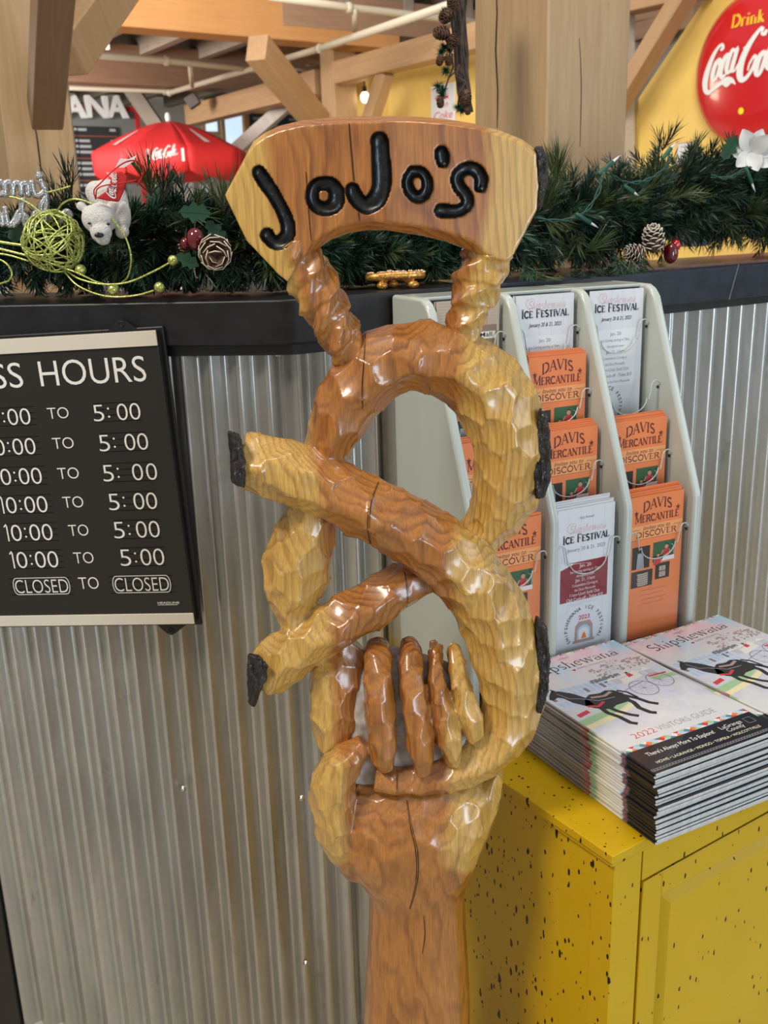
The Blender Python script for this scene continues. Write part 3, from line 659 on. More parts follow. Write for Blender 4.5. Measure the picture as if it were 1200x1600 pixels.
me.polygons.foreach_set('use_smooth', [True] * len(me.polygons))
rg = random.Random(8)
for k, pth in paths.items():
    m = MB(); nn = len(pth); S = 10; vs = []; closed = k.startswith('letter_o')
    cen = [SP(x, y, bd(x)) for x, y, w in pth]
    for i in range(nn):
        a = cen[(i - 1) % (nn - 1) if closed else max(i - 1, 0)]; b = cen[(i + 1) % (nn - 1) if closed else min(i + 1, nn - 1)]; t = Vector((b.x - a.x, 0, b.z - a.z)).normalized(); sd = Vector((t.z, 0, -t.x))
        w = pth[i][2] * PXM / 2; wob = 1 + .10 * noise.noise(Vector((i * .45, len(k), 0)))
        for j in range(S + 1):
            u = -1 + 2 * j / S; v = cen[i] + sd * (u * w * 1.02); v.y = cen[i].y - .0008 + .0075 * wob * math.sqrt(max(0, 1 - u * u)) + .0006 * noise.noise(Vector((i * .8, u * 2, 5))); vs.append(v)
    m.add(vs, [(i * (S + 1) + j, i * (S + 1) + j + 1, (i + 1) * (S + 1) + j + 1, (i + 1) * (S + 1) + j) for i in range(nn - 1) for j in range(S)])
    if not closed:
        for end in (0, nn - 1):   # rounded ends of the groove
            c = cen[end]; oth = cen[1] if end == 0 else cen[nn - 2]; t = Vector((c.x - oth.x, 0, c.z - oth.z)).normalized(); sd = Vector((t.z, 0, -t.x)); w = pth[end][2] * PXM / 2; vs = []
            for r in range(5):
                for j in range(S + 1):
                    a = math.pi * j / S; rr = w * r / 4; v = c + sd * (-math.cos(a) * rr) + t * (math.sin(a) * rr); v.y = c.y - .0008 + .0075 * math.sqrt(max(0, 1 - (r / 4) ** 2)); vs.append(v)
            m.add(vs, [(r * (S + 1) + j, r * (S + 1) + j + 1, (r + 1) * (S + 1) + j + 1, (r + 1) * (S + 1) + j) for r in range(4) for j in range(S)])
    m.build(k.split('.')[0], MT['groove'], statue, smooth=True)
# --- bark left on the cut ends and the right edge
def bark(pl, dy0, dy1, seed, push=0.0):
    m = MB(); n = len(pl)
    fr = [SP(x, y, dy0) for x, y in pl]; bk = [SP(x, y, dy1) for x, y in pl]
    m.add(fr + bk, [tuple(range(n)), tuple(range(2*n-1, n-1, -1))] + [(i, n+i, n+(i+1) % n, (i+1) % n) for i in range(n)])
    me = remesh(m, .0018); co, e = mesh_np(me); co = smooth_np(co, e, 1); set_co(me, co)
    no = np.empty(len(co) * 3); me.vertices.foreach_get('normal', no); no = no.reshape(-1, 3)
    for i in range(len(co)):
        q = Vector(co[i]); s = noise.noise(Vector((q.x * 230 + seed, q.y * 230, q.z * 55))) + .6 * noise.noise(Vector((q.x * 500, q.y * 500 + seed, q.z * 170))); co[i] += no[i] * .0024 * s
    set_co(me, co); return add_mesh('bark', me, MT['bark'], statue)
bark([(358,675),(372,680),(379,700),(384,722),(381,762),(371,757),(363,752),(361,715)], -.052, .034, 1)
bark([(389,1022),(405,1026),(418,1040),(416,1064),(404,1082),(397,1104),(391,1100),(388,1060)], -.048, .034, 2)
bark([(842,638),(853,648),(859,700),(858,748),(849,776),(838,778),(835,740),(838,690)], -.024, .034, 3)
bark([(838,962),(853,980),(858,1030),(855,1080),(844,1114),(832,1106),(836,1060),(837,1010)], -.026, .034, 4)
bark([(837,230),(845,231),(855,250),(853,290),(846,318),(841,328),(839,322),(841,290)], -.026, .028, 5)
# --- drying cracks: narrow dark wedges that follow the surface
def crack(pts, parts, w=1.6):
    q = catmull([(a, b, 0) for a, b in pts], 6); vs = []; n = len(q)
    trees = [BVHTree.FromObject(o, bpy.context.evaluated_depsgraph_get()) for o in parts]
    m = MB()
    for i, p in enumerate(q):
        o0 = P(p[0], p[1], Y0 - .3) - SO; d0 = (P(p[0], p[1], Y0 + .2) - P(p[0], p[1], Y0 - .3)).normalized(); best = None
        for t in trees:
            h = t.ray_cast(o0, d0)
            if h[0] is not None and (best is None or h[3] < best): best = h[3]; hp = h[0]
        if best is None: continue
        ww = w * PXM * math.sin(math.pi * (i + .6) / (n + .2)) ** .6 * (.7 + .5 * abs(noise.noise(Vector((i * .7, w, 0)))))
        for (dx, dz) in ((-ww, -.0009), (0, .0005), (ww, -.0009)): vs.append(hp + Vector((dx, dz, 0)))
    k = len(vs) // 3
    m.add(vs, [(3*i+j, 3*i+j+1, 3*i+j+4, 3*i+j+3) for i in range(k - 1) for j in range(2)]); m.build('crack', MT['crack'], statue)
bpy.context.view_layer.update()
crack([(571,515),(569,560),(566,600),(567,640)], [pretzel], 1.0)
crack([(592,752),(582,775),(577,800),(576,830),(580,856)], [pretzel], 2.4)
crack([(632,893),(636,915),(637,935),(633,955)], [pretzel], 1.6)
crack([(636,1250),(642,1290),(651,1330),(652,1370),(645,1405),(640,1420)], [hand], 2.4)
crack([(619,1060),(620,1120),(621,1190),(620,1245)], [hand, pretzel], 1.6)
crack([(545,186),(547,215),(550,250),(554,290),(562,345)], [board], 1.2)
crack([(478,268),(480,300),(483,340),(486,375)], [board], .8)
crack([(662,1430),(664,1460),(660,1490)], [hand], .7)
MT['groove_black'] = plain('groove_black', (.003, .003, .003), .9, spec=.1)
# ------------------------------------------------------------------ business hours board
o_s = CR - LN * .004                                    # back plane just in front of the ledge face
pf = o_s - LN * .018; nS = -LN
a_tr = hit(243, 516, pf, nS); a_br = hit(304, 974.8, pf, nS)
yS = (a_tr - a_br).normalized(); xS = yS.cross(nS).normalized()
hS = (a_tr - a_br).length; wS = .42
T = frame(a_br - xS * wS, xS, yS, nS); Ti = T.inverted()
def SL(px, py): v = Ti @ hit(px, py, pf, nS); return v.x, v.y
sb = empty('business_hours_sign', a_br, 'black business hours letter board with cream strips on the steel counter', 'sign', mat=T); bpy.context.view_layer.update()
I4 = Matrix()
m = MB(); m.box((0, 0, -.018), (wS, hS, -.002)); m.build('board', MT['sign_black'], sb, bevel=.0015)
m = MB(); m.box((-.004, -.008, -.022), (wS + .006, hS + .004, -.014)); m.build('backing', MT['black_plastic'], sb, bevel=.002)
sh = hS * 22 / 459
for y0, y1, w_ in ((hS - sh, hS, wS), (0, hS * 18 / 459, wS)):
    m = MB(); m.box((0, y0, -.002), (w_, y1, .0008)); m.build('strip', MT['cream'], sb, bevel=.0006)
for (px, py, up) in ((183, 505, 1), (262, 980, -1)):
    x, y = SL(px, py); m = MB(); yb = hS if up > 0 else -.006
    pl = [(x - .022, yb), (x - .008, yb + up * .015), (x, yb + up * .018), (x + .008, yb + up * .013), (x + .026, yb)]
    if up < 0: pl.reverse()
    m.prism(pl, -.016, -.013); m.build('hanging_tab', MT['black_plastic'], sb)
    m = MB(); m.tube([(x + .0035 * math.cos(a), yb + up * .010 + .0035 * math.sin(a), -.0125) for a in [i * math.pi / 6 for i in range(12)]], .0010, 6, close=True); m.build('eyelet', MT['black_plastic'], sb, smooth=True)
Z1 = -.0012
m = MB()
def done(nm='white_character'):
    global m
    if m.v: m.build(nm, MT['white_print'], sb, fix=False)
    m = MB()
xr, yt = SL(230, 600); xl, yb_ = SL(64, 604); ch = (SL(70, 563)[1] - SL(70, 605)[1])
text(m, I4, 'HOURS', (xr + xl) / 2, yb_, ch * .96, xr - xl, z=Z1, off=-.004); done('title_word'); xl2, _ = SL(37, 604); text(m, I4, 'BUSINESS', xl2, yb_, ch * .96, (xr - xl) * 1.42, 'r', z=Z1, off=-.004); done('title_word')
rows = [(646, (147, 221), (75, 108), 48), (693, (156, 233), (83, 116), 56), (740, (162, 247), (91, 124), 66), (785, (171, 247), (99, 131), 75), (829, (179, 251), (108, 139), 83), (872, (189, 258), (116, 147), 92)]
for (py, (a, b), (c, d), e) in rows:
    xa, ya = SL(a, py + 13); xb, _ = SL(b, py + 13); xc, yc = SL(c, py + 9); xd, _ = SL(d, py + 9); xe, _ = SL(e, py + 13); hh = SL(a, py - 14)[1] - ya
    for k, (x0, x1) in enumerate((((xb + xa) / 2 - .034, (xb + xa) / 2 + .036), (xe - .075, xe + .008))):
        lines = MB()
        for j in range(4): rect(lines, I4, x0, ya - .001 + hh * 1.06 * j / 3, x1, ya - .0003 + hh * 1.06 * j / 3, -.0016)
        lines.build('letter_groove', MT['groove_black'], sb, fix=False)
    pw = (SL(230, py)[0] - SL(210, py)[0]) / 20; dw = 17 * pw; gp_ = 20 * pw + (2 * pw if b - a > 80 else 0)
    def dig(x, ch):
      if ch == '1': ribbon(m, I4, [(x, ya + hh * .84), (x + 4 * pw, ya + hh), (x + 4.5 * pw, ya + hh * .9), (x + 4.5 * pw, ya)], 2.2 * pw, Z1)
      else: text(m, I4, ch, x, ya, hh, dw, 'l', z=Z1, off=-.012)
      done()
    def colon(x):
        for q in (.25, .72): disc(m, I4, x, ya + hh * q, .0016, Z1)
        done('white_colon')
    dig(xa, '5'); colon(xa + 24.5 * pw); dig(xb - dw, '0'); dig(xb - dw - gp_, '0')
    dig(xe - dw, '0'); dig(xe - dw - 20 * pw, '0'); colon(xe - dw - 26.5 * pw); dig(xe - dw - 50 * pw, '0'); dig(xe - dw - 60 * pw, '1')
    text(m, I4, 'TO', (xc + xd) / 2, yc, (SL(c, py - 9)[1] - yc), xd - xc, z=Z1, off=-.01); done('white_word')
xa, ya = SL(178, 927); xb, _ = SL(268, 927); xc, _ = SL(22, 925); xd, _ = SL(110, 925); hh = SL(178, 901)[1] - ya
for x0, x1 in ((xa, xb), (xc, xd)):
    text(m, I4, 'CLOSED', (x0 + x1) / 2, ya + hh * .08, hh * .84, (x1 - x0) * .94, z=Z1, off=-.012)
    for y in (ya, ya + hh): ribbon(m, I4, [(x0 + .006, y), (x1 - .006, y)], .0011, Z1)
    ribbon(m, I4, [(x0 + .006 + .006 * math.cos(a), ya + hh / 2 + hh / 2 * math.sin(a)) for a in [math.pi / 2 + math.pi * i / 8 for i in range(9)]], .0011, Z1)
    ribbon(m, I4, [(x1 - .006 + .006 * math.cos(a), ya + hh / 2 + hh / 2 * math.sin(a)) for a in [math.pi / 2 - math.pi * i / 8 for i in range(9)]], .0011, Z1)
    done('closed_tile'); lines = MB()
    for j in range(4): rect(lines, I4, x0 - .006, ya - .001 + hh * j / 3, x1 + .004, ya - .0003 + hh * j / 3, -.0016)
    lines.build('letter_groove', MT['groove_black'], sb, fix=False)
xc, yc = SL(124, 921); xd, _ = SL(155, 921); text(m, I4, 'TO', (xc + xd) / 2, yc, SL(124, 902)[1] - yc, xd - xc, z=Z1, off=-.01); done('white_word')
xc, yc = SL(246, 944); xd, _ = SL(280, 944); text(m, I4, 'HEADLINE', (xc + xd) / 2, yc, .0032, xd - xc, z=Z1, off=.01); rect(m, I4, xc, yc - .0022, xd - .003, yc - .0014, Z1)
done('maker_mark')
# ------------------------------------------------------------------ yellow cabinet
CZ = -.71
cpt = Vector((.252, .962, 0)); cu = cpt.dot(UD); cn = cpt.dot(ND); TC = frame(UN(cu, cn, 0) * 1.0 - ZD * H, UD, ND, ZD)     # local: x along the front, y to the wall, z up
TC = frame(UD * cu + ND * cn, UD, ND, ZD); cz = H + CZ; cw = .62; cdp = off_pt(.008).dot(ND) - cn
cab = empty('yellow_cabinet', (0, 0, 0), 'distressed yellow painted cabinet carrying magazines and a brochure rack', 'cabinet', mat=TC); bpy.context.view_layer.update()
ins = .013; Yl = MT['yellow']
m = MB(); m.box((0, 0, cz - .0125), (cw, cdp, cz)); m.build('top_board', Yl, cab, bevel=.002)
m = MB(); m.box((.005, .005, cz - .022), (cw - .005, cdp, cz - .0125)); m.build('cove_moulding', Yl, cab, bevel=.003)
m = MB(); m.box((ins, ins + .002, .0), (cw - ins, cdp, cz - .022)); m.build('carcass', Yl, cab, bevel=.001)
# corner stile and front frame
m = MB(); m.box((ins - .001, ins - .006, .0), (ins + .046, ins + .03, cz - .022)); m.build('corner_stile', Yl, cab, bevel=.0012)
m = MB(); m.box((ins + .048, ins - .006, cz - .065), (cw - ins - .05, ins + .02, cz - .022)); m.build('top_rail', Yl, cab, bevel=.0012)
# door with raised panel
def door(x0, x1):
    z0, z1 = .06, cz - .067; f = .034; y = ins - .008
    m = MB()
    m.box((x0, y, z0), (x0 + f, y + .018, z1)); m.box((x1 - f, y, z0), (x1, y + .018, z1)); m.box((x0 + f, y, z1 - f), (x1 - f, y + .018, z1)); m.box((x0 + f, y, z0), (x1 - f, y + .018, z0 + f))
    d = m.build('door', Yl, cab, bevel=.0015)
    m = MB(); a = (x0 + f, x1 - f, z0 + f, z1 - f); s = .020
    o_ = [(a[0], y + .014, a[2]), (a[1], y + .014, a[2]), (a[1], y + .014, a[3]), (a[0], y + .014, a[3])]
    i_ = [(a[0] + s, y + .001, a[2] + s), (a[1] - s, y + .001, a[2] + s), (a[1] - s, y + .001, a[3] - s), (a[0] + s, y + .001, a[3] - s)]
    b_ = [(p[0], y + .018, p[2]) for p in o_]
    m.add(o_ + i_ + b_, [(0,1,5,4),(1,2,6,5),(2,3,7,6),(3,0,4,7),(4,5,6,7),(1,0,8,9),(2,1,9,10),(3,2,10,11),(0,3,11,8),(11,10,9,8)]); m.build('raised_panel', Yl, d)
door(ins + .049, cw - ins - .05)
m = MB(); m.box((cw - ins - .048, ins - .006, 0), (cw - ins + .001, ins + .03, cz - .022)); m.build('corner_stile', Yl, cab, bevel=.0012)

# ------------------------------------------------------------------ visitor guides
def cover_mat():
    mt, nt, b = newmat('magazine_cover'); v = mapping(nt); sp = N(nt, 'ShaderNodeSeparateXYZ'); L(nt, v, sp.inputs[0])
    f = math_(nt, 'DIVIDE', sp.outputs[1], .319)
    c = ramp(nt, f, [(0, (.012, .012, .016)), (.150, (.014, .014, .018)), (.156, (.03, .10, .14)), (.165, (.40, .08, .06)), (.175, (.05, .10, .22)), (.185, (.72, .72, .76)), (.32, (.72, .70, .56)), (.345, (.34, .50, .30)), (.37, (.36, .52, .34)), (.375, (.45, .13, .12)), (.41, (.50, .30, .28)), (.43, (.34, .32, .30)), (.60, (.40, .38, .38)), (.75, (.46, .45, .48)), (.9, (.62, .45, .50)), (1, (.5, .5, .6))])
    L(nt, c, b.inputs['Base Color']); b.inputs['Roughness'].default_value = .25; b.inputs['Coat Weight'].default_value = .4; return mt
def top_mat():
    mt, nt, b = newmat('magazine_cover_art'); v = mapping(nt); sp = N(nt, 'ShaderNodeSeparateXYZ'); L(nt, v, sp.inputs[0])
    f = math_(nt, 'DIVIDE', sp.outputs[1], .319); n1 = noise_(nt, v, 11, 4, .5); n2 = noise_(nt, v, 23, 4, .6)
    white = (.70, .71, .74)
    sky = mixc(nt, ramp(nt, n1, [(.42, (0,)*3), (.56, (1,)*3)]), (.44, .62, .76), (.82, .52, .60)); sky = mixc(nt, ramp(nt, n2, [(.5, (0,)*3), (.65, (1,)*3)]), sky, (.80, .70, .55))
    c = mixc(nt, ramp(nt, f, [(.70, (0,)*3), (.95, (1,)*3)]), white, sky)
    c = mixc(nt, math_(nt, 'MULTIPLY', math_(nt, 'MULTIPLY', ramp(nt, n2, [(.42, (0,)*3), (.6, (1,)*3)]), ramp(nt, f, [(.25, (0,)*3), (.33, (1,)*3), (.5, (1,)*3), (.62, (0,)*3)])), .5), c, (.50, .50, .70))
    c = mixc(nt, ramp(nt, f, [(.163, (1,)*3), (.164, (0,)*3)]), c, (.018, .018, .024))
    L(nt, c, b.inputs['Base Color']); b.inputs['Roughness'].default_value = .22; b.inputs['Coat Weight'].default_value = .4; return mt
CV = cover_mat(); CT = top_mat(); MT['page'] = noisy('magazine_pages', (.50, .50, .50), (.64, .64, .63), 200, .6)
mw, ml, mt_ = .204, .312, .0034
def booklet():
    """page block with a folded cover: spine along local x = 0, a little swollen there"""
    m = MB(); n = 8
    def prof(x0, x1, t0, t1):  # xz section, rounded at spine
        pts = []
        for i in range(n + 1):
            a = math.pi / 2 + math.pi * i / n; pts.append((x0 + (t1 - t0) / 2 * math.cos(a) + (t1 - t0) / 2, (t0 + t1) / 2 + (t1 - t0) / 2 * math.sin(a)))
        return [(x1, t1)] + pts + [(x1, t0)]
    pg = [(x, z) for x, z in prof(.0004, mw - .001, .0003, mt_ - .0003)]
    k = len(pg)
    m.add([(x, -.0002, z) for x, z in pg] + [(x, ml - .0006, z) for x, z in pg], [tuple(range(k)), tuple(range(2*k-1, k-1, -1))] + [(i, k+i, k+(i+1) % k, (i+1) % k) for i in range(k)])
    c = MB(); ou = prof(0, mw, 0, mt_); inn = prof(.00035, mw, .00035, mt_ - .00035); k = len(ou); vs = []; fs = []
    for y in (.0009, ml): vs += [(x, y, z) for x, z in ou] + [(x, y, z) for x, z in inn]
    for i in range(k - 1):
        fs += [(i, 2*k+i, 2*k+i+1, i+1), (k+i, k+i+1, 3*k+i+1, 3*k+i), (i, i+1, k+i+1, k+i), (2*k+i, 3*k+i, 3*k+i+1, 2*k+i+1)]
    fs += [(0, k, 3*k, 2*k), (k-1, 3*k-1, 4*k-1, 2*k-1)]; c.add(vs, fs); return m, c
pm, cm = booklet()
def mag_root(name, T, label, group): 
    o = bpy.data.objects.new(name, None); COL.objects.link(o); o.matrix_world = T; o.empty_display_size = .05; return tag(o, label, 'magazine', group)
pobj = None
ordw = ['topmost', 'second', 'third', 'fourth', 'fifth', 'sixth', 'seventh', 'eighth', 'ninth', 'tenth', 'eleventh', 'twelfth', 'thirteenth', 'fourteenth', 'fifteenth', 'sixteenth', 'seventeenth', 'eighteenth', 'nineteenth', 'twentieth', 'twenty-first', 'twenty-second', 'twenty-third', 'twenty-fourth']
def art(mb_parent, Tt):
    """cover print, in magazine coordinates (x across, y up the page)"""
    z = mt_ + .00012; g = {}
    def B(k): return g.setdefault(k, MB())
    r2 = random.Random(4); I = I4
    # top border, triangle border and black foot
    cols = ['teal', 'orange_ink', 'lilac', 'red_ink', 'green_wash', 'white_print', 'blue_wash']
    for i in range(34):
        x = i * mw / 34; poly(B(cols[i % 7]), I, [(x, ml - .0035), (x + mw / 34, ml - .0035), (x + mw / 68, ml)], z)
        poly(B(cols[(i * 3 + 1) % 7]), I, [(x, ml - .0035), (x + mw / 68, ml), (x, ml)], z)
    for i in range(20):
        x = i * mw / 20; s = mw / 20; y0, y1 = .0515, .0605
        poly(B(cols[i % 7]), I, [(x, y0), (x + s, y0), (x + s / 2, (y0 + y1) / 2)], z); poly(B(cols[(i + 2) % 7]), I, [(x, y1), (x + s / 2, (y0 + y1) / 2), (x + s, y1)], z)
        poly(B(cols[(i + 4) % 7]), I, [(x, y0), (x + s / 2, (y0 + y1) / 2), (x, y1)], z); poly(B(cols[(i + 5) % 7]), I, [(x + s, y0), (x + s, y1), (x + s / 2, (y0 + y1) / 2)], z)
    for i in range(44):
        x = .001 + i * mw / 44; ribbon(B('soft_ink'), I, [(x, .0055), (x + .003, .0055), (x + .003, .0095), (x, .0095), (x, .0055)], .0005, z)
    text(B('white_print'), I, "There's Always More To Explore!", .074, .0335, .0075, .108, z=z, shear=.12, off=.004)
    text(B('white_print'), I, 'LaGrange', .158, .0355, .0072, .036, z=z, off=-.004); text(B('white_print'), I, 'County', .158, .0270, .0072, .028, z=z, off=-.004)
    ribbon(B('soft_ink'), I, [(.182, .030), (.182, .042), (.194, .042), (.194, .030), (.182, .030)], .0004, z)
    text(B('ink_cream'), I, 'HOWE \u2022 LAGRANGE \u2022 MONGO \u2022 TOPEKA \u2022 WOLCOTTVILLE', .103, .0165, .0048, .170, z=z, off=.01)
    text(B('red_ink'), I, '2022', .052, .072, .0115, .036, z=z, off=-.01); text(B('grey_ink'), I, 'VISITORS GUIDE', .122, .072, .0115, .096, z=z, off=-.014)
    text(B('grey_ink'), I, 'VISIT', .100, .2965, .0052, .022, z=z); 
    for sx in (.078, .122): ribbon(B('soft_ink'), I, [(sx - .005, .2965), (sx - .001, .302)], .0004, z); ribbon(B('soft_ink'), I, [(sx + .001, .2965), (sx + .005, .302)], .0004, z)
    serif(B('black_ink'), I, 'Shipshewana', .100, .2700, .0215, .160, wt=.105, z=z); text(B('grey_ink'), I, 'AMISH COUNTRY', .122, .2600, .0042, .052, z=z)
    disc(B('red_ink'), I, .088, .2615, .0016, z); disc(B('red_ink'), I, .091, .2615, .0016, z); poly(B('red_ink'), I, [(.0865, .261), (.0925, .261), (.0895, .2575)], z)
    # trees, white buildings and fences
    for i in range(150):
        x = .105 + .095 * r2.random(); y = .225 + .028 * r2.random() * (1.2 - abs(x - .15) * 8); disc(B('brown_wash'), I, x, y, .0010 + .0014 * r2.random(), z + i * 1e-6, n=5)
    for i in range(60): disc(B('grey_ink'), I, .085 + .05 * r2.random(), .215 + .007 * r2.random(), .0014 + .0015 * r2.random(), z + .00016 + i * 1e-6, n=5)
    rect(B('lilac_pale'), I, .006, .170, .200, .214, z - .00004)
    for i in range(11):
        x = .008 + i * .0092; rect(B('blue_wash'), I, x, .216 - i * .0008, x + .006, .226 - i * .0008, z); rect(B('grey_ink' if i % 3 == 0 else 'blue_wash'), I, x, .198, x + .0055, .210, z); rect(B('blue_wash'), I, x, .180, x + .0055, .192, z)
    for i in range(4): rect(B('soft_ink'), I, .112 + i * .020, .196, .124 + i * .020, .210, z + .00002); poly(B('white_print'), I, [(.106 + i * .02, .210), (.128 + i * .02, .210), (.117 + i * .02, .219)], z + .00003)
    poly(B('green_wash'), I, [(.002, .128), (.060, .137), (.095, .150), (.095, .160), (.058, .148), (.002, .142)], z); poly(B('yellow_wash'), I, [(.002, .118), (.060, .126), (.10, .142), (.10, .148), (.06, .136), (.002, .127)], z)
    poly(B('red_ink'), I, [(.010, .148), (.030, .152), (.030, .160), (.010, .156)], z + .00002); poly(B('green_wash'), I, [(.165, .180), (.203, .176), (.203, .186), (.165, .190)], z); poly(B('red_ink'), I, [(.165, .191), (.195, .189), (.195, .193), (.165, .195)], z)
    # horse
    _p, _r = poly, ribbon
    def sy(q): return [(a, .172 + (b - .172) * 1.32) for a, b in q]
    def hp(mb, T, pts, z=0): _p(mb, T, sy(pts), z)
    def hr(mb, T, pts, w, z=0): _r(mb, T, sy(pts), w * 1.35, z)
    hz = z + .00006; bk = B('black_ink')
    hp(bk, I, [(.036,.170),(.047,.182),(.060,.187),(.074,.184),(.086,.186),(.096,.182),(.101,.172),(.099,.160),(.090,.156),(.072,.156),(.060,.152),(.050,.156),(.042,.162)], hz)
    hp(bk, I, [(.050,.184),(.044,.196),(.032,.208),(.022,.212),(.013,.206),(.006,.199),(.008,.195),(.019,.198),(.024,.194),(.027,.182),(.036,.170),(.048,.168)], hz); hp(bk, I, [(.022,.210),(.023,.217),(.028,.211)], hz)
    for q, w in (([(.050,.162),(.048,.148),(.054,.136),(.056,.122),(.062,.117)], .0052), ([(.058,.160),(.062,.146),(.070,.134),(.077,.128)], .0048), ([(.092,.168),(.096,.152),(.092,.140),(.096,.128),(.102,.124)], .0056), ([(.097,.170),(.108,.156),(.113,.144),(.121,.137)], .0050), ([(.099,.180),(.108,.172),(.110,.158)], .0030)):
        hr(bk, I, q, w, hz + .00002)
    hr(B('red_ink'), I, [(.037,.168),(.050,.163),(.064,.168)], .0034, hz + .00005); hr(B('brown_wash'), I, [(.056,.181),(.075,.177),(.090,.181)], .0035, hz + .00004)
    hr(B('soft_ink'), I, [(.024,.205),(.030,.190),(.040,.186),(.060,.172),(.085,.170)], .0006, hz + .00006)
    # buggy: seat, driver and two spoked wheels
    ribbon(bk, I, [(.095,.172),(.122,.180),(.150,.186)], .0008, hz); poly(B('white_print'), I, [(.120,.190),(.160,.198),(.160,.212),(.126,.206)], hz); poly(B('red_ink'), I, [(.140,.204),(.150,.206),(.149,.214),(.142,.214)], hz + .00002); disc(bk, I, .146, .217, .0024, hz + .00003)
    for cx, cy, rr in ((.136, .170, .021), (.172, .178, .020)):
        ribbon(B('grey_ink'), I, arcp(cx, cy, rr * .9, rr, 0, 360, 22), .0012, hz + .00003)
        for k in range(10): a = math.pi * k / 5; ribbon(B('grey_ink'), I, [(cx, cy), (cx + rr * .88 * math.cos(a), cy + rr * .97 * math.sin(a))], .0003, hz + .00003)
    for i in range(26): disc(B('lilac_pale'), I, .095 + .09 * r2.random(), .135 + .03 * r2.random(), .004 + .006 * r2.random(), z - .00005 + i * 1.5e-6, n=8)
    MT.setdefault('ink_cream', plain('cream_ink', (.75, .70, .52), .5)); MT.setdefault('lilac_pale', plain('pale_lilac_wash', (.62, .64, .76), .5))
    ks = list(g); mm = MB()
    for i, k in enumerate(ks): mm.add(g[k].v, g[k].f, i)
    return mm.build('cover_print', [MT[k] for k in ks], mb_parent, fix=False)
covA = None
def stack(corner, ang, ztop, n, where, seed):
    """corner: near-left corner of the top magazine; ang: direction of its bottom edge"""
    global pobj, covA
    r = random.Random(seed); dz = (ztop - CZ) / n; a0 = ang
    for i in range(n):
        j = (0, 0) if i == 0 else (r.uniform(-.0018, .0018) + (.0022 if (i // 6) % 2 else 0), r.uniform(-.0028, .0022) - (.004 if i > n * .45 else 0))
        an = a0 + (0 if i == 0 else r.uniform(-.008, .008)); x = Vector((math.cos(an), math.sin(an), 0)); y = Vector((-x.y, x.x, 0))
        loc = Vector((corner[0], corner[1], H + ztop - mt_ - i * dz)) + x * j[0] + y * j[1]
        if i == n - 1: loc.z = H + CZ + .0002
        T = frame(loc, x, y, ZD); root = mag_root('magazine', T, f'visitor guide magazine, {ordw[i]} from the top of the {where}' if i else (f'visitor guide magazine with horse cover, topmost of the {where}' if seed == 1 else 'visitor guide magazine directly beneath the askew copy on the far stack'), 'visitor guides in the ' + where)
        if pobj is None:
            pobj = pm.build('pages', MT['page'], root); covA = cm.build('cover', CV, root)
        else:
            for s_ in (pobj, covA): c = s_.copy(); COL.objects.link(c); c.parent = root
        if i == 0:
            m = MB(); rect(m, I4, .0017, .0009, mw, ml, mt_ + .00005); m.build('front_cover', CT, root, fix=False); art(root, T)
        if i == 1 and seed == 2: pass
    return
nearc = (.3024, .9813); stack(nearc, math.radians(27.4), -.616, 24, 'near stack', 1)
fc0 = Vector((*nearc, 0)) + Vector((math.cos(math.radians(27.4)), math.sin(math.radians(27.4)), 0)) * .2095 - Vector((-math.sin(math.radians(27.4)), math.cos(math.radians(27.4)), 0)) * .009
stack((fc0.x, fc0.y), math.radians(27.4), -.6205, 22, 'far stack', 2)
# one more copy lies askew on top of the far stack
fa = math.radians(31.0); fx = Vector((math.cos(fa), math.sin(fa), 0)); fy = Vector((-fx.y, fx.x, 0)); fbl = Vector((.352, 1.333, 0)) - fy * ml
T = frame(Vector((fbl.x, fbl.y, H - .6165 - mt_)), fx, fy, ZD); root = mag_root('magazine', T, 'visitor guide magazine with horse cover lying askew on the far stack', 'visitor guides in the far stack')
for s_ in (pobj, covA): c = s_.copy(); COL.objects.link(c); c.parent = root
m = MB(); rect(m, I4, .0017, .0009, mw, ml, mt_ + .00005); m.build('front_cover', CT, root, fix=False); art(root, T)
MT["acrylic_edge"] = plain("acrylic_edge", (.50, .54, .54), .15, coat=.6)
# ------------------------------------------------------------------ brochure rack
ra = .4422; RU = Vector((math.cos(ra), math.sin(ra), 0)); RN = Vector((-RU.y, RU.x, 0)); RO = Vector((.0263, 1.4591, H + CZ)); RW = .1307; RH = .71 - .105
TR = frame(RO, RU, -RN, ZD)             # local: x along the rack, y toward the viewer, z up from the cabinet top
# right-handed: x, z-up and y toward the viewer need a mirrored x; use y = away instead
TR = frame(RO, RU, RN, ZD)              # local y points away; depth toward the viewer is negative
rack = empty('brochure_rack', (0, 0, 0), 'pale grey moulded plastic brochure rack standing on the yellow cabinet', 'rack', mat=TR); bpy.context.view_layer.update()
prof = [(0, 0), (-.228, 0), (-.228, .292)] 
prof += [(-.228 + .002 * t, .292 + .010 * t) for t in (.5, 1)]
prof += [(-.121, .570), (-.114, .588), (-.104, .599), (-.092, .605), (-.05, .606), (0, .606)]
for k in range(4):
    m = MB(); n = len(prof); x0 = k * RW; w = .0075
    m.add([(x0 - w, y, z) for y, z in prof] + [(x0 + w, y, z) for y, z in prof], [tuple(range(n)), tuple(range(2*n-1, n-1, -1))] + [(i, n+i, n+(i+1) % n, (i+1) % n) for i in range(n)])
    o = m.build('divider' if k not in (0, 3) else 'side_panel', MT['grey_plastic'], rack, bevel=.0055, seg=4)
m = MB(); m.box((.002, -.006, .0), (3 * RW - .002, 0.0, .604)); m.build('back_panel', MT['grey_plastic'], rack)
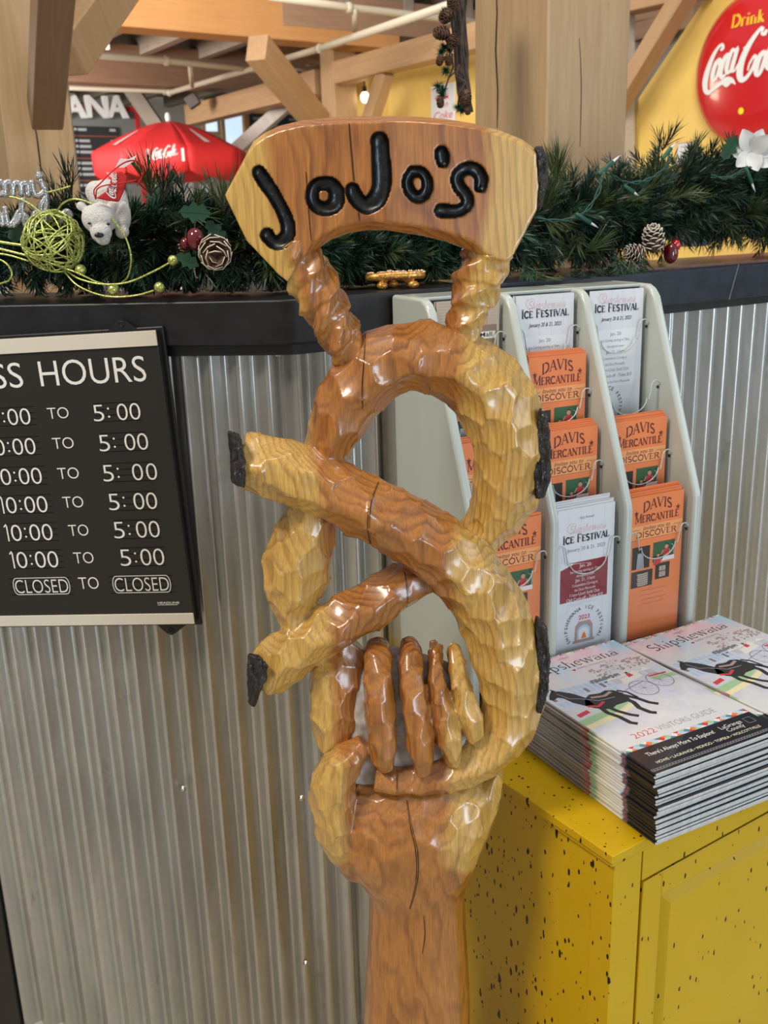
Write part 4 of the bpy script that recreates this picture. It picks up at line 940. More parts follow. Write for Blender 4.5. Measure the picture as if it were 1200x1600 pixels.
for k in range(3):
    m = MB(); m.box((k * RW + .004, -.080, .600), ((k + 1) * RW - .004, -.002, .6055)); m.build('top_shelf', MT['grey_plastic'], rack, bevel=.002)
TIER = [(.0900, -.105), (.123, -.195), (.157, -.298), (.2035, -.404)]     # depth and height of the card tops
CWD, CHT, CTK = .1016, .2286, .0005
def zt_(z): return z + .71
for k in range(3):
    for t, (d, zt) in enumerate(TIER):
        zb = max(zt_(zt) - CHT - .004, .002); m = MB(); (k, t) == (2, 1) or m.box((k * RW + .006, -d + .006, zb), ((k + 1) * RW - .006, -d + .010, min(zt_(zt) - .03, .60)))
        m.box((k * RW + .006, -d - .016, zb - .0015), ((k + 1) * RW - .006, -d + .010, zb)); pk = m.build('pocket', MT['grey_plastic_dark'], rack)
        x0, x1 = k * RW + .0085, (k + 1) * RW - .0085; zu = zt_(zt) - .101; ze = zt_(zt) - .052; y = -d - .0145; cx = (x0 + x1) / 2; hw = (x1 - x0) / 2
        out = [(x0, zb), (x1, zb), (x1, ze - .008)] + [(x1 - .008 + .008 * math.cos(a), ze - .008 + .008 * math.sin(a)) for a in [i * math.pi / 8 for i in range(1, 9)]]
        out += [(x1 - .016 - .004 * s_, ze - .008 - .022 * s_) for s_ in (.5, 1)]
        uu = [(cx + (hw - .024) * math.cos(a), zu + .022 + .022 * math.sin(a)) for a in [-i * math.pi / 10 for i in range(0, 11)]]; out += uu
        out += [(x0 + .016 + .004 * s_, ze - .008 - .022 * s_) for s_ in (1, .5)] + [(x0 + .008 + .008 * math.cos(a), ze - .008 + .008 * math.sin(a)) for a in [i * math.pi / 8 for i in range(0, 9)]]
        m = MB(); F_ = frame((0, y, 0), Vector((1, 0, 0)), ZD, Vector((0, -1, 0))); m.prism(out, 0, .0016, T=F_); m.build('clear_front', MT['acrylic'], pk); m = MB(); m.tube([F_ @ Vector((a, b, .0008)) for a, b in out[2:]], .0010, 5); m.build('polished_edge', MT['acrylic_edge'], pk, smooth=True)
        m = MB()
        for xx in (x1 - .0005,): m.tube([(xx, y + .004, ze - .012), (xx + .004, y + .004, ze - .012)], .0024, 8)
        m.build('rivet', MT['black_plastic'], pk)
# --- brochures
def davis(m):
    T = CF; K = lambda k: m.setdefault(k, MB()); Hh = CHT
    rect(K('orange_light'), T, .0004, Hh * .705, CWD - .0004, Hh * .800, .00008); rect(K('brown_ink'), T, 0, Hh * .7035, CWD, Hh * .7055, .00012)
    serif(K('brown_ink'), T, 'DAVIS', CWD / 2, Hh * .885, .0150, .056, wt=.165, arc=.006, z=.0002)
    for sx in (.011, CWD - .011): poly(K('brown_ink'), T, [(sx + (.0048 if i % 2 == 0 else .0020) * math.sin(i * math.pi / 5), Hh * .888 + (.0048 if i % 2 == 0 else .0020) * math.cos(i * math.pi / 5)) for i in range(10)], .0002)
    serif(K('brown_ink'), T, 'MERCANTILE', CWD / 2, Hh * .822, .0135, .085, wt=.16, small=.82, z=.0002)
    text(K('brown_ink'), T, 'Invites you to', CWD * .50, Hh * .766, .0066, .052, z=.0002, shear=.3)
    for sx in (.013, CWD - .013): ribbon(K('brown_ink'), T, [(sx - .006, Hh * .77), (sx - .002, Hh * .776), (sx + .002, Hh * .77), (sx + .006, Hh * .776)], .0006, .0002)
    serif(K('brown_ink'), T, 'DISCOVER', CWD / 2, Hh * .718, .0088, .078, wt=.18, z=.0002)
    # photographs
    r = random.Random(3)
    for (x0, y0, x1, y1, kind) in ((.006, .50, .040, .655, 'dark'), (.046, .525, .088, .665, 'kids'), (.006, .37, .047, .485, 'stack'), (.052, .40, .080, .512, 'blocks')):
        rect(K('dark_photo'), T, x0, y0 * Hh, x1, y1 * Hh, .0001); w = x1 - x0; h = (y1 - y0) * Hh; yb = y0 * Hh
        if kind == 'kids':
            rect(K('green_photo'), T, x0, yb + h * .3, x1, yb + h, .00015)
            for cx, cy, s in ((.62, .45, 1.0), (.25, .12, .8)):
                X, Y_ = x0 + w * cx, yb + h * cy; poly(K('red_ink'), T, [(X - .006*s, Y_ - .009*s), (X + .006*s, Y_ - .009*s), (X + .0048*s, Y_ + .004*s), (X - .0048*s, Y_ + .004*s)], .0002); disc(K('skin'), T, X, Y_ + .0078*s, .0036*s, .00025); disc(K('black_ink'), T, X, Y_ + .0100*s, .0037*s, .00022); ribbon(K('skin'), T, [(X - .006*s, Y_ + .003*s), (X - .010*s, Y_ - .004*s)], .0022*s, .00022); ribbon(K('skin'), T, [(X + .006*s, Y_ + .003*s), (X + .008*s, Y_ - .005*s)], .0022*s, .00022)
            ribbon(K('white_print'), T, arcp(x1 - .007, yb + h * .4, .006, .012, -80, 90, 8), .0006, .0003); poly(K('white_print'), T, [(x0 + w*.4, yb), (x1, yb), (x1, yb + h*.22), (x0 + w*.5, yb + h*.2)], .00023)
        elif kind == 'dark': 
            for i in range(5): ribbon(K('soft_ink'), T, [(x0 + w*.3 + .003*i, yb), (x0 + w*.35 + .002*i, yb + h*.7)], .0016, .0002)
        elif kind == 'stack':
            for i in range(6): ribbon(K('tan_card'), T, [(x0 + w*.3 - .001*(i % 2), yb + h*(.12 + i*.13)), (x0 + w*.5, yb + h*(.10 + i*.13)), (x0 + w*.78, yb + h*(.14 + i*.13))], .0026, .0002)
        else:
            for i, (c_, col) in enumerate((('B', 'teal'), ('C', 'red_ink'))): rect(K('tan_card'), T, x0 + w*.28, yb + h*(.50 - .38*i), x0 + w*.72, yb + h*(.80 - .36*i), .0002); text(K(col), T, c_, x0 + w*.5, yb + h*(.54 - .37*i), .0055, z=.0003)
            ribbon(K('red_ink'), T, [(x0 - .004, yb + h*1.02), (x0 + .006, yb + h * 1.08)], .006, .00022)
    for i in range(4): ribbon(K('pale_brown_ink'), T, [(CWD * .5 - .024 - .004 * (i % 2) + .006 * q, Hh * (.335 - .032 * i) + .0006 * (q % 3)) for q in range(9)], .0012, .0002)
def ice(m, full):
    T = CF; K = lambda k: m.setdefault(k, MB()); Hh = CHT; o = .0 if full else .085
    for i in range(4): ribbon(K('soft_ink'), T, [(.020 + .021 * i, 0), (.020 + .021 * i, Hh)], .0004, .00006)
    if full: text(K('grey_ink'), T, '16th Annual', CWD / 2, Hh * .925, .0040, .026, z=.0002, shear=.2)
    serif(K('pink_ink'), T, 'Shipshewana', CWD * .52, Hh * (.835 + o * .9), .0125, .066, wt=.045, shear=.35, z=.0002, ser=False); ribbon(K('pink_ink'), T, arcp(.026, Hh * (.872 + o * .9), .010, .007, 60, 300, 10), .0004, .0002)
    serif(K('soft_ink'), T, 'ICE FESTIVAL', CWD / 2 + .0012, Hh * (.775 + o) - .0012, .0120, .084, wt=.22, small=.80, z=.00012); serif(K('black_ink'), T, 'ICE FESTIVAL', CWD / 2, Hh * (.775 + o), .0120, .084, wt=.20, small=.80, z=.0002)
    text(K('grey_ink' if full else 'black_ink'), T, 'January 20 & 21, 2023', CWD / 2, Hh * (.715 + o), .0056, .068 if full else .058, z=.0002, shear=0 if full else .3, off=0 if full else .01)
    if full:
        rect(K('maroon'), T, .006, Hh * .375, CWD - .010, Hh * .640, .0001); poly(K('white_wash'), T, [(.006, Hh * .600), (.030, Hh*.63), (.06, Hh * .62), (.006, Hh * .645)], .00015); ik = 'white_print'; yb = .60; st = .032
    else: rect(K('white_wash'), T, .012, Hh * .36, CWD - .012, Hh * .74, .0001); ik = 'grey_ink'; yb = .70; st = .040
    for i, (s, w, h) in enumerate((('Jan. 20:', .022, .0052), ('Ice Carving starting at 10am,', .054, .0042), ('throughout town', .032, .0042), ('Jan. 21, 11am:', .036, .0052), ('Competition Carving at', .046, .0042), ('the Davis Mercantile', .038, .0042), ('11am-Until Sold Out', .054, .0050), ('Chili Cook-off - Ticket $10', .066, .0050), ('Located at the Davis Mercantile', .060, .0040))):
        text(K(ik), T, s, CWD / 2, Hh * (yb - st * i), h, w, z=.0002, off=.008 if i == 7 else 0)
    # round emblem: lettering around an arched fireplace
    cx, cy, R_ = (CWD / 2, Hh * .175, .030) if full else (.034, Hh * .22, .028)
    s = 'SHIPSHEWANA ICE FESTIVAL'
    for i, ch in enumerate(s):
        a = math.radians(215 - 250 * i / (len(s) - 1)); text(K('black_ink'), T, ch, cx + R_ * math.cos(a), cy + R_ * math.sin(a), .0056, z=.0002, rot=a - math.pi / 2, off=.012)
    text(K('red_ink'), T, '2023', cx, cy + .014, .0070, .020, z=.0003, off=.01)
    poly(K('brown_wash'), T, [(cx - .017, cy - .020), (cx + .017, cy - .020), (cx + .016, cy + .004), (cx + .010, cy + .011), (cx - .010, cy + .011), (cx - .016, cy + .004)], .00012)
    poly(K('blue_wash'), T, [(cx - .012, cy - .018), (cx + .012, cy - .018)] + arcp(cx, cy - .006, .012, .011, 0, 180, 10), .00016); poly(K('white_print'), T, [(cx - .009, cy - .018), (cx + .009, cy - .018)] + arcp(cx, cy - .007, .009, .008, 0, 180, 10), .0002)
    poly(K('orange_ink'), T, [(cx - .005, cy - .017), (cx + .005, cy - .017), (cx + .003, cy - .010), (cx, cy - .006), (cx - .003, cy - .011)], .00025); ribbon(K('brown_wash'), T, [(cx - .020, cy - .021), (cx + .020, cy - .021)], .004, .0002)
    for i in range(2): ribbon(K('soft_ink'), T, [(.02, .007 - .003 * i), (.08, .007 - .003 * i)], .0012, .0002)
def mall(m):
    T = CF; K = lambda k: m.setdefault(k, MB()); Hh = CHT
    for i in range(9): poly(K('sepia_pale'), T, [(.004, Hh * (.84 + .018 * i)), (.05, Hh * (.846 + .017 * i)), (.095, Hh * (.84 + .018 * i)), (.095, Hh * (.843 + .018 * i)), (.004, Hh * (.845 + .018 * i))], .0001)
    rect(K('sepia'), T, .004, Hh * .66, CWD - .004, Hh * .84, .00012); poly(K('black_ink'), T, [(.040, Hh * .76), (.060, Hh * .765), (.066, Hh * .84), (.050, Hh * .85)], .00016)
    rect(K('cream_card'), T, .012, Hh * .755, CWD - .006, Hh * .80, .0002); text(K('black_ink'), T, 'Antique Mall', CWD * .55, Hh * .768, .0062, .068, z=.0003, off=.01)
MT['dark_photo'] = plain('dark_photo', (.035, .028, .022), .4); MT['pale_brown_ink'] = plain('pale_brown_ink', (.60, .16, .06), .5); MT['white_wash'] = plain('white_wash', (.80, .80, .80), .4); MT['sepia_pale'] = plain('pale_sepia', (.42, .33, .25), .5); MT['cream_card'] = plain('cream_card', (.74, .70, .56), .5)
CF = frame((0, 0, 0), Vector((1, 0, 0)), ZD, Vector((0, -1, 0)))     # page plane: x right, y up, out toward the viewer
protos = {}
def proto(kind):
    if kind in protos: return protos[kind]
    m = {}; {'davis': davis, 'ice': lambda q: ice(q, False), 'icefull': lambda q: ice(q, True), 'mall': mall}[kind](m)
    mm = MB(); ks = list(m)
    for i, k in enumerate(ks): mm.add(m[k].v, m[k].f, i)
    body = MB(); body.box((0, 0, 0), (CWD, CTK * 2, CHT))
    bo = body.build('card_tmp', {'davis': MT['orange'], 'ice': MT['white_card'], 'icefull': MT['white_card'], 'mall': MT['tan_card']}[kind]); po = mm.build('print_tmp', [MT[k] for k in ks], fix=False)
    protos[kind] = (bo.data, po.data); bpy.data.objects.remove(bo); bpy.data.objects.remove(po); return protos[kind]
desc = {'davis': 'orange store brochure', 'ice': 'white ice festival flyer', 'icefull': 'white and maroon ice festival flyer', 'mall': 'tan antique mall brochure'}
cname = ['left', 'middle', 'right']; tname = ['top', 'second', 'third', 'lowest']
fill = {(0, 0): ('mall', 2), (0, 1): ('davis', 3), (0, 2): ('davis', 4), (0, 3): ('davis', 3), (1, 0): ('ice', 3), (1, 1): ('davis', 4), (1, 2): ('davis', 5), (1, 3): ('icefull', 5), (2, 0): ('ice', 1), (2, 2): ('davis', 4), (2, 3): ('davis', 5)}
rr = random.Random(12)
front = ['frontmost', 'second', 'third', 'fourth', 'fifth']
bpy.context.view_layer.update()
for (c, t), (kind, n) in fill.items():
    d, zt = TIER[t]; bm_, pmh = proto(kind)
    for i in range(n):
        x = c * RW + (RW - CWD) / 2 - .001 + (0 if i == 0 else rr.uniform(-.002, .002)); y = -d - .011 + i * .0034; z = zt_(zt) - CHT + (0 if i == 0 else i * .0022 + rr.uniform(0, .0012))
        z = min(z, .60 + .0 - CHT) if t == 0 else z
        lean = .012 * i
        b = bpy.data.objects.new('brochure', bm_); COL.objects.link(b); b.matrix_world = TR @ Matrix.Translation((x, y, z)) @ Matrix.Rotation(-rr.uniform(0, .006) - .004, 4, 'X') @ Matrix.Rotation(0 if i == 0 else rr.uniform(-.012, .012), 4, 'Y')
        lab = f'{desc[kind]}, {front[i]} in the {tname[t]} pocket of the {cname[c]} rack column'
        tag(b, lab, 'brochure', f'brochures in the {tname[t]} {cname[c]} pocket')
        if i == 0: p = bpy.data.objects.new('print', pmh); COL.objects.link(p); p.parent = b
# ------------------------------------------------------------------ hall behind the counter: timber frame, walls, umbrella
def timber(name, a, b, w, h, mat, label, cat='beam', group=None, up=ZD, chamfer=.006):
    """rectangular timber from a to b; w across, h along up"""
    a = Vector(a); b = Vector(b); x = (b - a).normalized(); y = up.cross(x)
    if y.length < 1e-4: y = UD.cross(x)
    y.normalize(); z = x.cross(y); l = (b - a).length
    m = MB(); m.box((0, -w / 2, -h / 2), (l, w / 2, h / 2)); o = m.build(name, mat, bevel=chamfer); o.matrix_world = frame(a, x, y, z); return tag(o, label, cat, group)
def post(name, u, n, w, z0, z1, mat, label, d=None):
    m = MB(); m.box((-w / 2, -(d or w) / 2, 0), (w / 2, (d or w) / 2, z1 - z0)); o = m.build(name, mat, bevel=.006); o.matrix_world = frame(UN(u, n, z0), UD, ND, ZD); return tag(o, label, 'post')
def un(px, Y): p = P(px, 300, Y); return p.dot(UD), p.dot(ND)
# near posts behind the ledge
cu_, cn_ = un(852, 2.24); w = .245
post('timber_post', cu_ + w / 2, cn_ + w / 2, w, -H, 2.6, MT['post'], 'pale square oak post rising behind the right half of the garland')
def check_(o, pts, nn, w=.0022):      # drying check: a thin dark wedge on a timber face
    inv = o.matrix_world.inverted(); q = [Vector(v[:3]) for v in catmull([tuple(p) for p in pts], .03)]; m = MB(); m.tube([inv @ (p + nn * .0002) for p in q], [w * (.35 + .65 * math.sin(math.pi * (i + .5) / len(q))) for i in range(len(q))], 5); m.build('drying_check', MT['crack'], o)
bpy.context.view_layer.update(); po = bpy.data.objects['timber_post']; pz = UD * cu_
check_(po, [hit(px, py, pz, -UD) for px, py in ((774, -40), (777, 20), (775, 80), (778, 140), (777, 200))], -UD)
check_(po, [hit(px, py, ND * cn_, -ND) for px, py in ((905, 60), (908, 130), (906, 230))], -ND, .001)
cu_, cn_ = un(18, 3.05); w = .205
lp = (cu_ + w / 2, cn_ + w / 2)
post('timber_post', lp[0], lp[1], w, -H, 2.6, MT['post'], 'pale oak post behind the garland at the left edge')
bpy.context.view_layer.update(); check_(bpy.data.objects['timber_post.001'], [hit(px, py, ND * cn_, -ND) for px, py in ((52, 190), (57, 210), (62, 250), (68, 300))], -ND, .0026)
bb = P(67, 150, 2.93); timber('knee_brace', bb - ZD * .05, P(86, -60, 2.45), .085, .095, MT['beam_mid'], 'short brown brace jutting forward from the left oak post', 'brace', 'braces on the left post')
q = P(98, 88, 3.08); timber('knee_brace', q, q + (P(182, -28, 3.40) - q) * 1.25, .11, .125, MT['post_shade'], 'thick brace rising to the right from the left oak post', 'brace', 'braces on the left post')
# orange-lit tie beam and its companions (along the counter direction)
def ubeam(px0, px1, pyb, Y0_, h, w, mat, label, name='tie_beam', ext=0):
    p = P(px0, pyb, Y0_); n_ = p.dot(ND); z = p.z + h / 2
    k = ray(px1, 0)[:2]; kk = n_ / Vector((k[0], k[1], 0)).dot(ND); q_ = Vector((k[0] * kk, k[1] * kk, 0)); a = Vector((p.x, p.y, z)); b = Vector((q_.x, q_.y, z))
    return timber(name, a, b + (b - a).normalized() * ext, w, h, mat, label)
ubeam(120, 610, 41, 7.45, .32, .25, MT['beam_orange_lit'], 'orange lit tie beam crossing above the red umbrella', ext=.0)
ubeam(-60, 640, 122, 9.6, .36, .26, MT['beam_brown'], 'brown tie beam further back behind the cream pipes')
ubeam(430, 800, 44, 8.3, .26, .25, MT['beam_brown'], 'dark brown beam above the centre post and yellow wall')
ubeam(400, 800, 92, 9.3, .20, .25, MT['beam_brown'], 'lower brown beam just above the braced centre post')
# centre post and its beams
pu, pn = un(529, 8.8); pw = .22
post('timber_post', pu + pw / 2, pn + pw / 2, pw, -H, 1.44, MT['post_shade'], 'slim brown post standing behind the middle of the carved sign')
def nbeam(px0, py0, Y0_, px1, h, w, mat, label):
    p = P(px0, py0, Y0_); u_ = p.dot(UD); z = p.z + h / 2; k = ray(px1, 0)[:2]; kk = u_ / Vector((k[0], k[1], 0)).dot(UD)
    return timber('plate_beam', (p.x, p.y, z), (k[0] * kk, k[1] * kk, z), w, h, mat, label)
nbeam(534, 132, 8.75, 860, .17, .16, MT['beam'], 'beam running from the centre post toward the right oak post')
nbeam(505, 148, 9.1, 285, .20, .16, MT['beam'], 'beam running back from the centre post behind the umbrella top')
a_ = P(401, 74, 7.7); b_ = P(500, 196, 8.7); timber('knee_brace', a_, b_, .16, .19, MT['beam'], 'long diagonal brace from the orange lit beam to the centre post', 'brace')
timber('knee_brace', P(603, 112, 8.2), P(578, 190, 8.4), .10, .12, MT['beam'], 'short brace beside the hanging bulb right of the centre post', 'brace')
timber('knee_brace', P(455, 158, 10.2), P(362, 240, 10.4), .10, .12, MT['white_wood'], 'pale distant brace left of the chalkboard', 'brace')
timber('knee_brace', P(205, 140, 11.7), P(250, 205, 11.7), .14, .16, MT['joist'], 'diagonal brace behind the white letters', 'brace')
timber('knee_brace', P(296, 150, 10.6), P(306, 166, 10.6), .12, .12, MT['deck'], 'small black bracket under the far beam', 'brace')
# deck, joists and pipes
m = MB(); zc = P(260, 40, 8.5).z + .35
m.add([UN(-9, 6.5, zc - H), UN(7, 6.5, zc - H), UN(7, 15, zc - H), UN(-9, 15, zc - H)] + [UN(-9, 6.5, zc - H + .05), UN(7, 6.5, zc - H + .05), UN(7, 15, zc - H + .05), UN(-9, 15, zc - H + .05)], [(0,3,2,1),(4,5,6,7),(0,1,5,4),(1,2,6,5),(2,3,7,6),(3,0,4,7)])
tag(m.build('ceiling', MT['deck']), kind='structure')
k = 0
jl = ['first', 'second', 'third', 'fourth', 'fifth', 'sixth', 'seventh', 'eighth']
for u_ in [un(150, 8.2)[0] + i * .62 for i in range(8)]:
    timber('ceiling_joist', UN(u_, 7.2, zc - H - .13), UN(u_, 14.0, zc - H - .13), .10, .26, MT['joist'], f'grey brown ceiling joist, {jl[k]} from the left above the tie beams', 'joist', 'ceiling joists'); k += 1
def pipe(pts, r, label, mat='pipe'):
    m = MB(); m.tube(pts, r, 10); 
    for p in pts[1:-1]: m.ell(p, (r * 1.5,) * 3, n=8, m=6)
    return tag(m.build('sprinkler_pipe', MT[mat], smooth=True), label, 'pipe')
A = P(95, 82, 8.0); Bq = P(470, 116, 9.4); pipe([A, P(260, 95, 8.6), Bq], .026, 'cream pipe running level above the white letters')
pipe([P(100, 137, 10.3), P(258, 143, 10.8), P(265, 145, 10.6), P(500, 76, 7.9), P(720, 2, 5.6)], .024, 'long slanting cream pipe crossing the whole ceiling view')
pipe([P(297, 102, 8.8), P(300, 134, 9.4)], .02, 'short upright pipe left of the orange lit beam end')
pipe([P(420, -6, 6.6), P(545, 12, 7.0), P(700, 30, 7.4), P(760, 37, 7.6)], .024, 'pale pipe in the upper middle beside the wreath')
pipe([P(554, 14, 7.0), P(554, 48, 7.2)], .018, 'short upright pipe hanging from the upper pale pipe')
pipe([P(455, 110, 9.6), P(502, 113, 9.8)], .02, 'pale pipe end beside the diagonal brace')
# walls
yu = P(1178, 105, 5.9).dot(UD)
def yw(px, py): return hit(px, py, UD * yu, -UD)
pl = [yw(1290, 560), yw(1290, -60), yw(1128, -40), yw(1000, 150), yw(958, 222), yw(860, 30), yw(735, 52), yw(545, 132), yw(545, 300)]
m = MB(); n = len(pl); m.add(pl + [p + UD * .12 for p in pl], [tuple(range(n)), tuple(range(2*n-1, n-1, -1))] + [(i, n+i, n+(i+1) % n, (i+1) % n) for i in range(n)])
lo = [Vector((p.x, p.y, 0)) for p in (pl[0], pl[-1])]; m.add([pl[0], pl[-1], lo[1], lo[0], pl[0] + UD*.12, pl[-1] + UD*.12, lo[1] + UD*.12, lo[0] + UD*.12], [(0,1,2,3),(4,7,6,5),(1,5,6,2),(0,3,7,4)])
tag(m.build('wall_right', MT['ywall']), kind='structure')
m = MB(); m.add([UN(-16, 15.5, -H), UN(14, 15.5, -H), UN(14, 15.5, 4), UN(-16, 15.5, 4)], [(0,1,2,3)]); tag(m.build('wall_back', MT['far_wall']), kind='structure')
# opening at the top right: white post, brace, beam, grey gable
T_ = yw(985, 100)
timber('whitewashed_post', yw(986, 290) - UD * .09, yw(986, 18) - UD * .09, .12, .125, MT['white_wood'], 'whitewashed post between the oak post and the yellow wall', 'post', up=ND)
timber('knee_brace', yw(965, 226) - UD * .22, yw(1128, -30) - UD * .22, .10, .12, MT['beam'], 'brown diagonal brace against the yellow wall near the round sign', 'brace', up=UD)
timber('plate_beam', yw(960, 8) - UD * .08, yw(1120, -28) - UD * .08, .14, .17, MT['beam'], 'short beam over the whitewashed post', up=ZD)
gp = yw(985, 100) + UD * 1.6
m = MB(); m.add([UN(yu + 1.6, 2.0, -H), UN(yu + 1.6, 12, -H), UN(yu + 1.6, 12, 3.6), UN(yu + 1.6, 2.0, 3.6)], [(0,1,2,3)]); tag(m.build('wall_gable', MT['greywall']), kind='structure')
gh = lambda px, py: hit(px, py, UD * (yu + 1.4), -UD)
timber('roof_beam', gh(980, 26), gh(1090, 2), .1, .12, MT['beam_brown'], 'dark roof beam seen through the opening above the yellow wall'); timber('roof_beam', gh(980, 54), gh(1090, 28), .1, .13, MT['beam_brown'], 'lower roof beam seen through the opening above the yellow wall')
timber('knee_brace', yw(1000, 138) + UD * .5, yw(1098, -12) + UD * .5, .2, .16, MT['beam_brown'], 'dark brown brace behind the diagonal brace at top right', 'brace', up=UD)
# round red button sign
bc = yw(1186, 106) - UD * .03; T = frame(bc, -ND, ZD, -UD)
but = empty('round_sign', bc, 'round glossy red soda sign on the yellow wall', 'sign', mat=T); bpy.context.view_layer.update()
R = (yw(1180, -16) - yw(1180, 228)).length / 2
m = MB(); m.lathe([(0, .06), (R * .3, .057), (R * .6, .047), (R * .82, .032), (R * .94, .016), (R, .0), (R * .985, -.012), (R * .95, -.02)], 64); m.build('dished_disc', MT['red'], but, smooth=True)
def dome(mb):   # lift print onto the dish
    import bisect
    rs = [0, .3, .6, .82, .94, 1]; zs = [.06, .057, .047, .032, .016, 0]; out = []
    for v in mb.v:
        r = min(.999, math.hypot(v[0], v[1]) / R); i = min(4, bisect.bisect_right(rs, r) - 1); t = (r - rs[i]) / (rs[i+1] - rs[i]); out.append((v[0], v[1], zs[i] + (zs[i+1] - zs[i]) * t + .004 + v[2]))
    mb.v = out; return mb
Tin = T.inverted(); 
def BL(px, py): v = Tin @ hit(px, py, bc, -UD); return v.x, v.y
x0, y0 = BL(1106, 147); x1, y1 = BL(1200, 122); s_ = (x1 - x0) / 4.55
m = MB(); logo(m, I4, x0, y0 + .0, s_ * .95, 0, k=1.6); dome(m).build('script_lettering', MT['white'], but, fix=False)
xd, yd = BL(1150, 50); m = MB(); hD = BL(1150, 30)[1] - yd; serif(m, I4, 'Drink', xd, yd + hD * .25, hD * .95, hD * 3.3, wt=.24, align='l'); dome(m).build('yellow_lettering', MT['ink_yellow'], but, fix=False)
xd, yd = BL(1167, 174); m = MB(); disc(m, I4, xd, yd, R * .045, n=16); dome(m).build('yellow_dot', MT['bright_yellow'], but, fix=False)
# notices on the yellow wall
def notice(px0, py0, px1, py1, name, label, cat, rim, rimmat, paint):
    a = yw(px0, py1); b = yw(px1, py0); c_ = (a + b) / 2 - UD * .01; T = frame(a - UD * .012, -ND, ZD, -UD); w = abs((b - a).dot(ND)); h = (b.z - a.z)
    o = empty(name, a, label, cat, mat=T); bpy.context.view_layer.update(); m = MB(); m.box((0, 0, -.01), (w, h, 0)); m.build('frame', rimmat, o)
    m = MB(); rect(m, I4, w * rim, h * rim, w * (1 - rim), h * (1 - rim), .001); m.build('sheet', MT['paper'], o, fix=False); m = MB(); paint(m, w, h); return m, o
m, o = notice(1058, 221, 1085, 262, 'small_notice', 'small notice with reddish edge on the yellow wall', 'notice', .05, MT['brown_wash'], lambda m, w, h: (text(m, I4, 'Menu', w / 2, h * .78, h * .08, w * .5, z=.002), rect(m, I4, w * .4, h * .15, w * .62, h * .6, .002)))
m.build('print', MT['grey_ink'], o, fix=False)
m, o = notice(676, 128, 712, 196, 'poster', 'white poster with red script near the wreath', 'poster', .04, MT['white'], lambda m, w, h: (ribbon(m, I4, [(w * .2, h * .66), (w * .4, h * .68), (w * .75, h * .66)], h * .07, .002), text(m, I4, 'with', w * .55, h * .42, h * .12, w * .4, z=.002, shear=.3), text(m, I4, 'Coke', w * .52, h * .12, h * .20, w * .8, z=.002, shear=.3)))
m.build('print', MT['red_ink'], o, fix=False)
# hanging bulb
bp_ = P(570, 152, 8.9); lb = empty('hanging_bulb', bp_, 'bare lit bulb hanging right of the centre post', 'lamp'); bpy.context.view_layer.update()
m = MB(); m.ell((0, 0, 0), (.035, .035, .045)); m.build('bulb', MT['bulb_on'], lb, smooth=True); m = MB(); m.tube([(0, 0, .04), (0, 0, .085)], .018, 8); m.tube([(0, 0, .085), (0, 0, .5)], .006, 6); m.build('cord', MT['black_plastic'], lb)
# far chalkboard, daylit window, cream wall strip
def fbox(name, px0, py0, px1, py1, Y, mat, label, cat, parent=None, t=.04, kind=None):
    c = P((px0 + px1) / 2, (py0 + py1) / 2, Y); n_ = c.dot(ND); a = hit(px0, py1, ND * n_, -ND); b = hit(px1, py0, ND * n_, -ND); w = abs((b - a).dot(UD)); h = b.z - a.z
    m = MB(); m.box((0, 0, 0), (w, t, h)); T = frame(a, UD, ND, ZD); o = m.build(name, mat, parent); 
    if parent is None: o.matrix_world = T
    else: o.matrix_parent_inverse = parent.matrix_world.inverted(); o.matrix_basis = T
    if label: tag(o, label, cat)
    if kind: tag(o, kind=kind)
    return o, T, w, h
o, T, w, h = fbox('chalkboard', 393, 172, 500, 262, 12.5, MT['chalk_blue'], 'dark blue framed chalkboard far behind the carved sign', 'chalkboard')
m = MB(); TT = frame((0, -.002, 0), Vector((1, 0, 0)), ZD, Vector((0, -1, 0)))
for i in range(5): rect(m, TT, w * .06, h * (.80 - .12 * i), w * .4, h * (.84 - .12 * i)); rect(m, TT, w * .55, h * (.80 - .12 * i), w * .8, h * (.84 - .12 * i))
rect(m, TT, w * .3, h * .90, w * .62, h * .96); m.build('chalk_writing', MT['chalk_ink'], o, fix=False)
fb = MB()
for (x0, x1, z0, z1) in ((-.06, 0, -.06, h + .06), (w, w + .06, -.06, h + .06), (0, w, h, h + .06), (0, w, -.06, 0)): fb.box((x0, -.02, z0), (x1, .05, z1))
fb.build('wooden_frame', MT['beam'], o)
for i, (a, b_, c_, d) in enumerate(((352, 170, 392, 262), (318, 172, 342, 210), (500, 60, 560, 40))[:2]):
    o, T, w, h = fbox(f'window_{i + 1}', a, b_, c_, d, 13.2, MT['beam'], None, None, t=.06, kind='structure'); g = MB(); g.box((.04, -.01, .04), (w - .04, .0, h - .04)); g.build('pane', MT['window_sky'], o)
fbox('cream_partition', 392, 138, 700, 176, 12.9, MT['ywall'], 'cream yellow wall strip above the far chalkboard', 'wall')
fbox('lit_panel', 103, 42, 168, 72, 9.0, MT['lamp_on'], 'bright lit ceiling panel between the brace and the orange lit beam', 'lamp')
